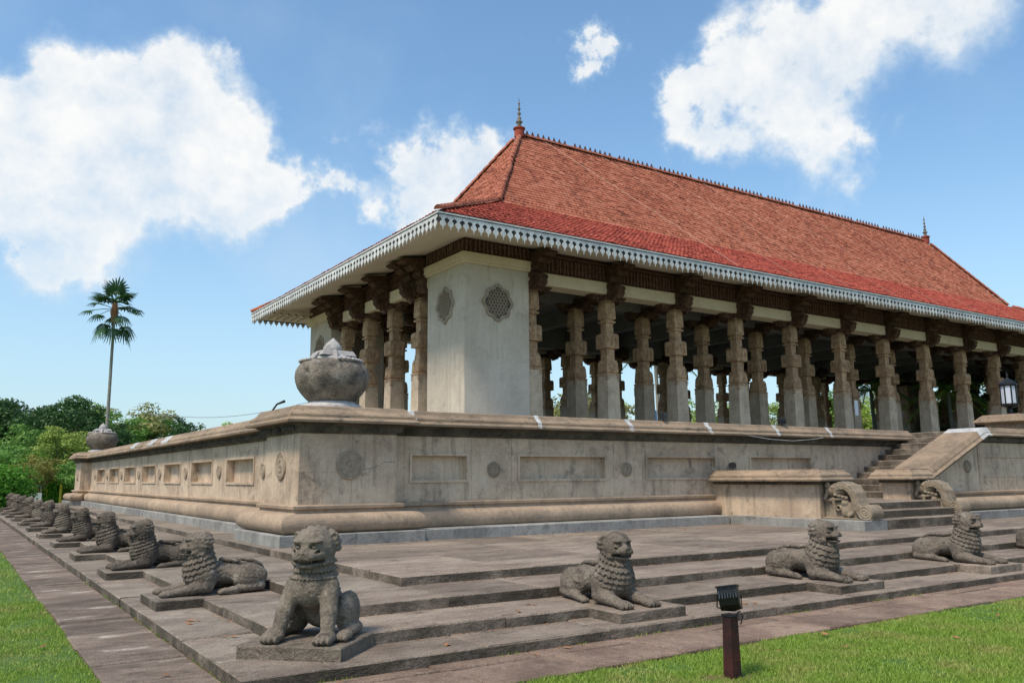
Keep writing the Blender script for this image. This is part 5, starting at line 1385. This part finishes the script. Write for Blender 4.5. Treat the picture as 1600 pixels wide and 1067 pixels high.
for k, (u, d, m_) in enumerate(((95, 56, M_yel), (104, 57, M_orange))):
    p = far(u, 770, d); r = MB().lathe([(.10, 0), (.10, .1), (.075, .12), (.075, 1.35), (.05, 1.42)], 10).ob('marker_post', m_, loc=(p.x, p.y, 0)); tag(r, ['yellow marker post left of the podium far corner', 'orange marker post beside the podium far corner'][k], 'post')
p = far(6, 755, 95); r = empty('white_canopy', (p.x, p.y, 0)); tag(r, 'white canopy roof glimpsed at the far left edge among trees', 'canopy')
MB().frus(0, 0, 2.2, 3.1, 7, .6).ob('canopy_roof', M_white, r)
for sx in (-3, 3):
    for sy in (-3, 3): MB().box(sx-.05, sx+.05, sy-.05, sy+.05, 0, 2.2).ob('post', M_white, r)

# ------------------------------------------------------------------ trees
def leaf_mesh(name, clumps, nl, ls, flat=.6, seed=0):
    g = np.random.default_rng(seed); V = []
    for (c, r) in clumps:
        n = max(4, int(nl*r*r)); d = g.normal(size=(n, 3)); d /= np.linalg.norm(d, axis=1)[:, None]
        rad = g.uniform(.45, 1.05, n)**.7; p = np.array(c)+d*rad[:, None]*np.array([r, r, r*flat])
        nr = d+g.normal(0, .6, (n, 3))+np.array([0, 0, .35]); nr /= np.linalg.norm(nr, axis=1)[:, None]
        t = np.cross(nr, g.normal(size=(n, 3))); t /= np.linalg.norm(t, axis=1)[:, None]; b = np.cross(nr, t)
        s = ls*g.uniform(.6, 1.35, n)[:, None]
        V.append(np.stack([p-t*s, p-b*s*.45, p+t*s, p+b*s*.45], 1))
    V = np.concatenate(V); n = len(V)
    me = bpy.data.meshes.new(name); me.vertices.add(4*n); me.vertices.foreach_set('co', V.astype(np.float32).ravel())
    me.loops.add(4*n); me.loops.foreach_set('vertex_index', np.arange(4*n, dtype=np.int32)); me.polygons.add(n); me.polygons.foreach_set('loop_start', np.arange(0, 4*n, 4, dtype=np.int32))
    me.update(calc_edges=True); return me
def tree_kind(seed, h=10., spread=4.5, shape='round', nl=190, ls=.17, flat=.6):
    g = random.Random(seed); tr = MB(); cl = []
    tp = [(0, 0, -.2), (g.uniform(-.2, .2), g.uniform(-.2, .2), h*.2), (g.uniform(-.4, .4), g.uniform(-.4, .4), h*.42)]
    tr.tube(tp, [.30, .22, .17], 8)
    nb = 10
    for k in range(nb):
        a = 2*PI*k/nb+g.uniform(-.4, .4); e = g.uniform(.25, 1.2); L = spread*g.uniform(.6, 1.0)
        st_ = Vector(tp[1]).lerp(Vector(tp[2]), g.uniform(.2, 1))
        en = st_+Vector((math.cos(a)*math.cos(e)*L, math.sin(a)*math.cos(e)*L, math.sin(e)*(h-st_.z)*.85))
        mid = st_.lerp(en, .5)+Vector((0, 0, .3)); tr.tube([st_, mid, en], [.12, .08, .03], 6)
        for j in range(5):
            t = g.uniform(.45, 1.1); c = st_.lerp(en, t)+Vector((g.uniform(-1, 1), g.uniform(-1, 1), g.uniform(-.5, .8)))*spread*.22
            cl.append((tuple(c), g.uniform(.7, 1.3)*spread/4.2))
    for k in range(14):
        a = g.uniform(0, 2*PI); rr = spread*math.sqrt(g.uniform(0, .8)); zz_ = h*(.95-.38*(rr/spread)**2)+g.uniform(-.8, .3)
        cl.append(((rr*math.cos(a), rr*math.sin(a), zz_), g.uniform(.6, 1.15)*spread/4.2))
    return tr.me('trunk', True), leaf_mesh('crown', cl, nl, ls, flat, seed)
kinds = [tree_kind(s, nl=n_, flat=f_) for s, n_, f_ in ((1, 150, .55), (2, 105, .42), (3, 165, .65), (4, 80, .45), (5, 135, .55))]
lmats = {'dark': L_dark, 'mid': L_mid, 'light': L_lite, 'rust': L_rust, 'olive': L_olive}
tree_n = [0]
def tree(u, d, vtop, kind, col, label, sx=1.0, group=None, vb=744):
    top = at_range(u, vtop, d); h = max(2.5, top.z); s = h/10.3
    r = empty('tree', (top.x, top.y, 0), random.uniform(0, 6.28)); tag(r, label, 'tree', group)
    r.scale = (s*sx, s*sx, s)
    tm, lm_ = kinds[kind]
    ob('trunk', tm, M_bark, r)
    lm2 = lm_.copy() if False else lm_
    c = bpy.data.objects.new('crown', lm_); COL.objects.link(c); c.parent = r
    if len(lm_.materials) == 0: lm_.materials.append(L_mid)
    c.material_slots[0].link = 'OBJECT'; c.material_slots[0].material = lmats[col]
    return r
G = 'trees beyond the lawn on the left'
left = [(-30, 78, 612, 0, 'dark', 1.2, 'dark spreading tree at the far left picture edge'),
        (52, 74, 606, 1, 'dark', 1.15, 'tall dark tree with layered crown left of the palm'),
        (5, 66, 640, 3, 'mid', 1.0, 'sparse mid green tree at the left edge'),
        (105, 70, 612, 2, 'dark', 1.0, 'dark rounded tree just left of the palm trunk'),
        (142, 76, 616, 0, 'mid', 1.2, 'broad green tree directly behind the far urn'),
        (95, 60, 660, 4, 'light', 1.1, 'yellowish green tree in front of the dark ones'),
        (70, 56, 702, 3, 'rust', 1.0, 'small yellow and orange tinged tree beside the far corner of the podium'),
        (200, 82, 612, 3, 'olive', 1.2, 'thin crowned olive tree right of the palm'),
        (228, 80, 636, 1, 'mid', 1.1, 'layered green tree above the side wall'),
        (178, 66, 655, 4, 'dark', 1.1, 'dark tree behind the far urn and palm'),
        (262, 84, 644, 2, 'dark', .9, 'dark tree above the coping of the side wall'),
        (130, 55, 715, 2, 'mid', 1.3, 'low bushy tree behind the far podium pier'),
        (28, 60, 690, 4, 'mid', 1.3, 'low green tree behind the bright hedge'),
        (352, 110, 655, 0, 'light', 1.2, 'distant pale green tree just above the coping')]
for u, d, vt, k, c, sx, lb in left: tree(u, d, vt, k, c, lb, sx, G)
for k, u in enumerate((283, 292, 301, 309, 317)):
    top = at_range(u, 650+k*1.5, 78); r = empty('cypress_tree', (top.x, top.y, 0)); tag(r, f'narrow dark cypress, {ordw[k]} from the left in the clump above the side wall', 'tree', 'narrow cypresses above the side wall')
    cl = [((random.uniform(-.15, .15), random.uniform(-.15, .15), 1+j*(top.z-1)/9), .75-.055*j) for j in range(9)]
    MB().tube([(0, 0, 0), (0, 0, top.z*.8)], [.12, .04], 6).ob('trunk', M_bark, r); ob('crown', leaf_mesh('crown', cl, 330, .13, 1.2, k), L_dark, r)
G2 = 'trees behind the hall'
pos = ['between the first and second columns', 'behind the second column', 'right of the second column', 'behind the third column', 'between the third and fourth columns', 'behind the fifth column', 'seen past the sixth column', 'seen past the seventh column', 'behind the eighth column', 'near the right end columns', 'seen past the last columns']
for k, (u, d, vt, kd, c) in enumerate(((872, 82, 592, 3, 'olive'), (912, 86, 603, 4, 'olive'), (960, 92, 622, 0, 'light'), (1100, 84, 606, 3, 'light'), (1160, 90, 628, 0, 'olive'), (1215, 80, 606, 3, 'light'), (1290, 84, 600, 4, 'mid'), (1385, 84, 596, 2, 'light'), (1468, 80, 594, 0, 'light'), (1530, 74, 578, 2, 'light'), (1590, 70, 540, 0, 'dark'))):
    tree(u, d, vt, kd, c, 'leafy tree '+pos[k]+' beyond the hall', 1.1, G2)
# far off wood closing the view
cl = []; g = random.Random(3)
for k in range(420):
    a = -.75+2.9*k/420+g.uniform(-.01, .01); d = g.uniform(112, 150); hh = g.uniform(.5, 1.0)
    if -.02 < a < 2.1: pass
    cl.append(((CAMP[0]+d*math.sin(a), CAMP[1]+d*math.cos(a), 2+4.5*hh*g.random()), g.uniform(2.2, 3.2)))
ob_ = ob('far_wood', leaf_mesh('far_wood', cl, 26, .55, .9, 9), L_mid); tag(ob_, 'distant belt of mixed green trees closing the horizon', 'woodland', kind='stuff')
# shrubs and hedge
def hedge(u0, u1, d, h, m_, label, n=14):
    a, b = at_range(u0, 770, d), at_range(u1, 770, d*1.02); r = empty('hedge', (a.x, a.y, 0)); tag(r, label, 'hedge')
    cl = []
    for k in range(n):
        p_ = a.lerp(b, (k+.5)/n)-a
        for j in range(2): cl.append(((p_.x+random.uniform(-.4, .4), p_.y+random.uniform(-.5, .5), h*(.35+.35*j)), h*.48))
    ob('foliage', leaf_mesh('foliage', cl, 420, .11, .9, int(u0)+200), m_, r)
    MB().box(-.1, .1, -.1, .1, 0, h*.5).ob('stem', M_bark, r)
hedge(-60, 19, 50, 2.2, L_hedge, 'bright green clipped hedge at the left edge behind the last lions')
hedge(18, 100, 58, 2.2, L_mid, 'darker green hedge behind the white board and yellow frames', 18)
hedge(96, 130, 57, 1.9, L_hedge, 'low bright shrub row beside the far podium pier', 8)
hedge(15, 140, 63, 3.4, L_dark, 'tall dark hedge under the left hand trees', 22)
# palms
def fan_leaf(mb, c, d, r, droop):
    d = Vector(d).normalized(); s_ = d.cross(Vector((0, 0, 1))); s_ = s_.normalized() if s_.length > .1 else Vector((1, 0, 0)); u_ = s_.cross(d)
    n = 15; c = Vector(c)
    for k in range(n):
        a = (k/(n-1)-.5)*PI*1.15; ax = d*math.cos(a)+s_*math.sin(a); L = r*(.85+.25*math.cos(a))*random.uniform(.9, 1.08)
        w = s_*math.cos(a)-d*math.sin(a); m_ = c+ax*L*.6-Vector((0, 0, droop*.18*L)); e_ = c+ax*L-Vector((0, 0, droop*.6*L)); wd = .075*r
        mb.add([c, m_-w*wd+u_*.02, m_+w*wd+u_*.02, e_-w*wd*.25, e_+w*wd*.25], [(0, 1, 2), (1, 3, 4, 2)])
def fan_palm(u, vtop, ubase, d, label):
    top = at_range(u, vtop, d); bs = at_range(ubase, 770, d); H = top.z
    r = empty('fan_palm', (bs.x, bs.y, 0)); tag(r, label, 'palm tree')
    dx, dy = top.x-bs.x, top.y-bs.y; C = [(0, 0, 0), (dx*.02, dy*.02, H*.25), (dx*.15, dy*.15, H*.5), (dx*.55, dy*.55, H*.72), (dx*1.0, dy*1.0, H*.88)]
    MB().tube(C, [.17, .11, .10, .09, .085], 10).ob('trunk', M_palmbark, r, True)
    cc_ = Vector(C[-1])
    g = random.Random(5)
    for k in range(30):
        if k < 17: e_, L, rr, dr = math.asin(g.uniform(-.05, 1.0)), g.uniform(.55, .95), .95, .25
        elif k < 23: e_, L, rr, dr = g.uniform(-.3, .2), g.uniform(1.1, 1.5), .70, .6
        else: e_, L, rr, dr = g.uniform(-1.1, -.5), g.uniform(1.0, 1.6), .72, 1.0
        a = k*2.39996+g.uniform(-.2, .2)
        dd = Vector((math.cos(a)*math.cos(e_), math.sin(a)*math.cos(e_), math.sin(e_)))
        st_ = cc_+Vector((0, 0, .35 if k < 17 else (.0 if k < 24 else -.35))); en = st_+dd*L
        mb = MB(); mb.tube([st_, st_.lerp(en, .5)+Vector((0, 0, .05)), en], .022, 4); fan_leaf(mb, en, dd, rr, dr)
        ob('fan_leaf', mb.me('fan_leaf', fixn=False), L_palm, r)
    MB().tube([cc_+Vector((0, 0, -.9)), cc_+Vector((0, 0, -.2)), cc_+Vector((0, 0, .5))], [.14, .26, .12], 8).ob('dry_leaf_bases', M_leafd, r)
fan_palm(182, 443, 160, 60, 'tall slender fan palm leaning slightly right above the far urn')
def coco_palm(u, vtop, d, label, n=16):
    top = at_range(u, vtop, d); H = top.z-1.5; r = empty('coconut_palm', (top.x, top.y, 0)); tag(r, label, 'palm tree')
    MB().tube([(0, 0, 0), (.2, 0, H*.5), (0, 0, H)], [.2, .15, .12], 8).ob('trunk', M_palmbark, r, True)
    for k in range(n):
        a = 2*PI*k/n+random.uniform(-.15, .15); e_ = random.uniform(-.1, 1.1); L = 3.4; mb = MB(); pts = []
        for j in range(9):
            t = j/8; pts.append(Vector((math.cos(a)*L*t*math.cos(e_*(1-t*.3)), math.sin(a)*L*t*math.cos(e_*(1-t*.3)), H+L*(t*math.sin(e_)-.75*t*t))))
        mb.tube(pts, [.04]*8+[.01], 4)
        sd_ = Vector((-math.sin(a), math.cos(a), 0))
        for j in range(26):
            t = .12+.88*j/26; f_ = t*8; i_ = min(int(f_), 7); p_ = pts[i_].lerp(pts[i_+1], f_-i_); dr = (pts[i_+1]-pts[i_]).normalized()
            for s_ in (-1, 1):
                l = .75*math.sin(PI*min(1, t*.9+.12)); e2 = p_+sd_*s_*l*.75+dr*l*.5-Vector((0, 0, .45*l)); mb.add([p_-dr*.035, p_+dr*.035, e2], [(0, 1, 2)])
        ob('frond', mb.me('frond', fixn=False), L_lite if k % 2 else L_mid, r)
coco_palm(1358, 578, 66, 'coconut palm seen between columns past the middle of the hall')
coco_palm(1022, 520, 60, 'coconut palm whose fronds hang into view between the third and fourth columns', 14)
coco_palm(1478, 580, 64, 'coconut palm seen between the right hand columns')
fl.location.x -= .02; fl.location.y -= .06; fl.location.z -= .01
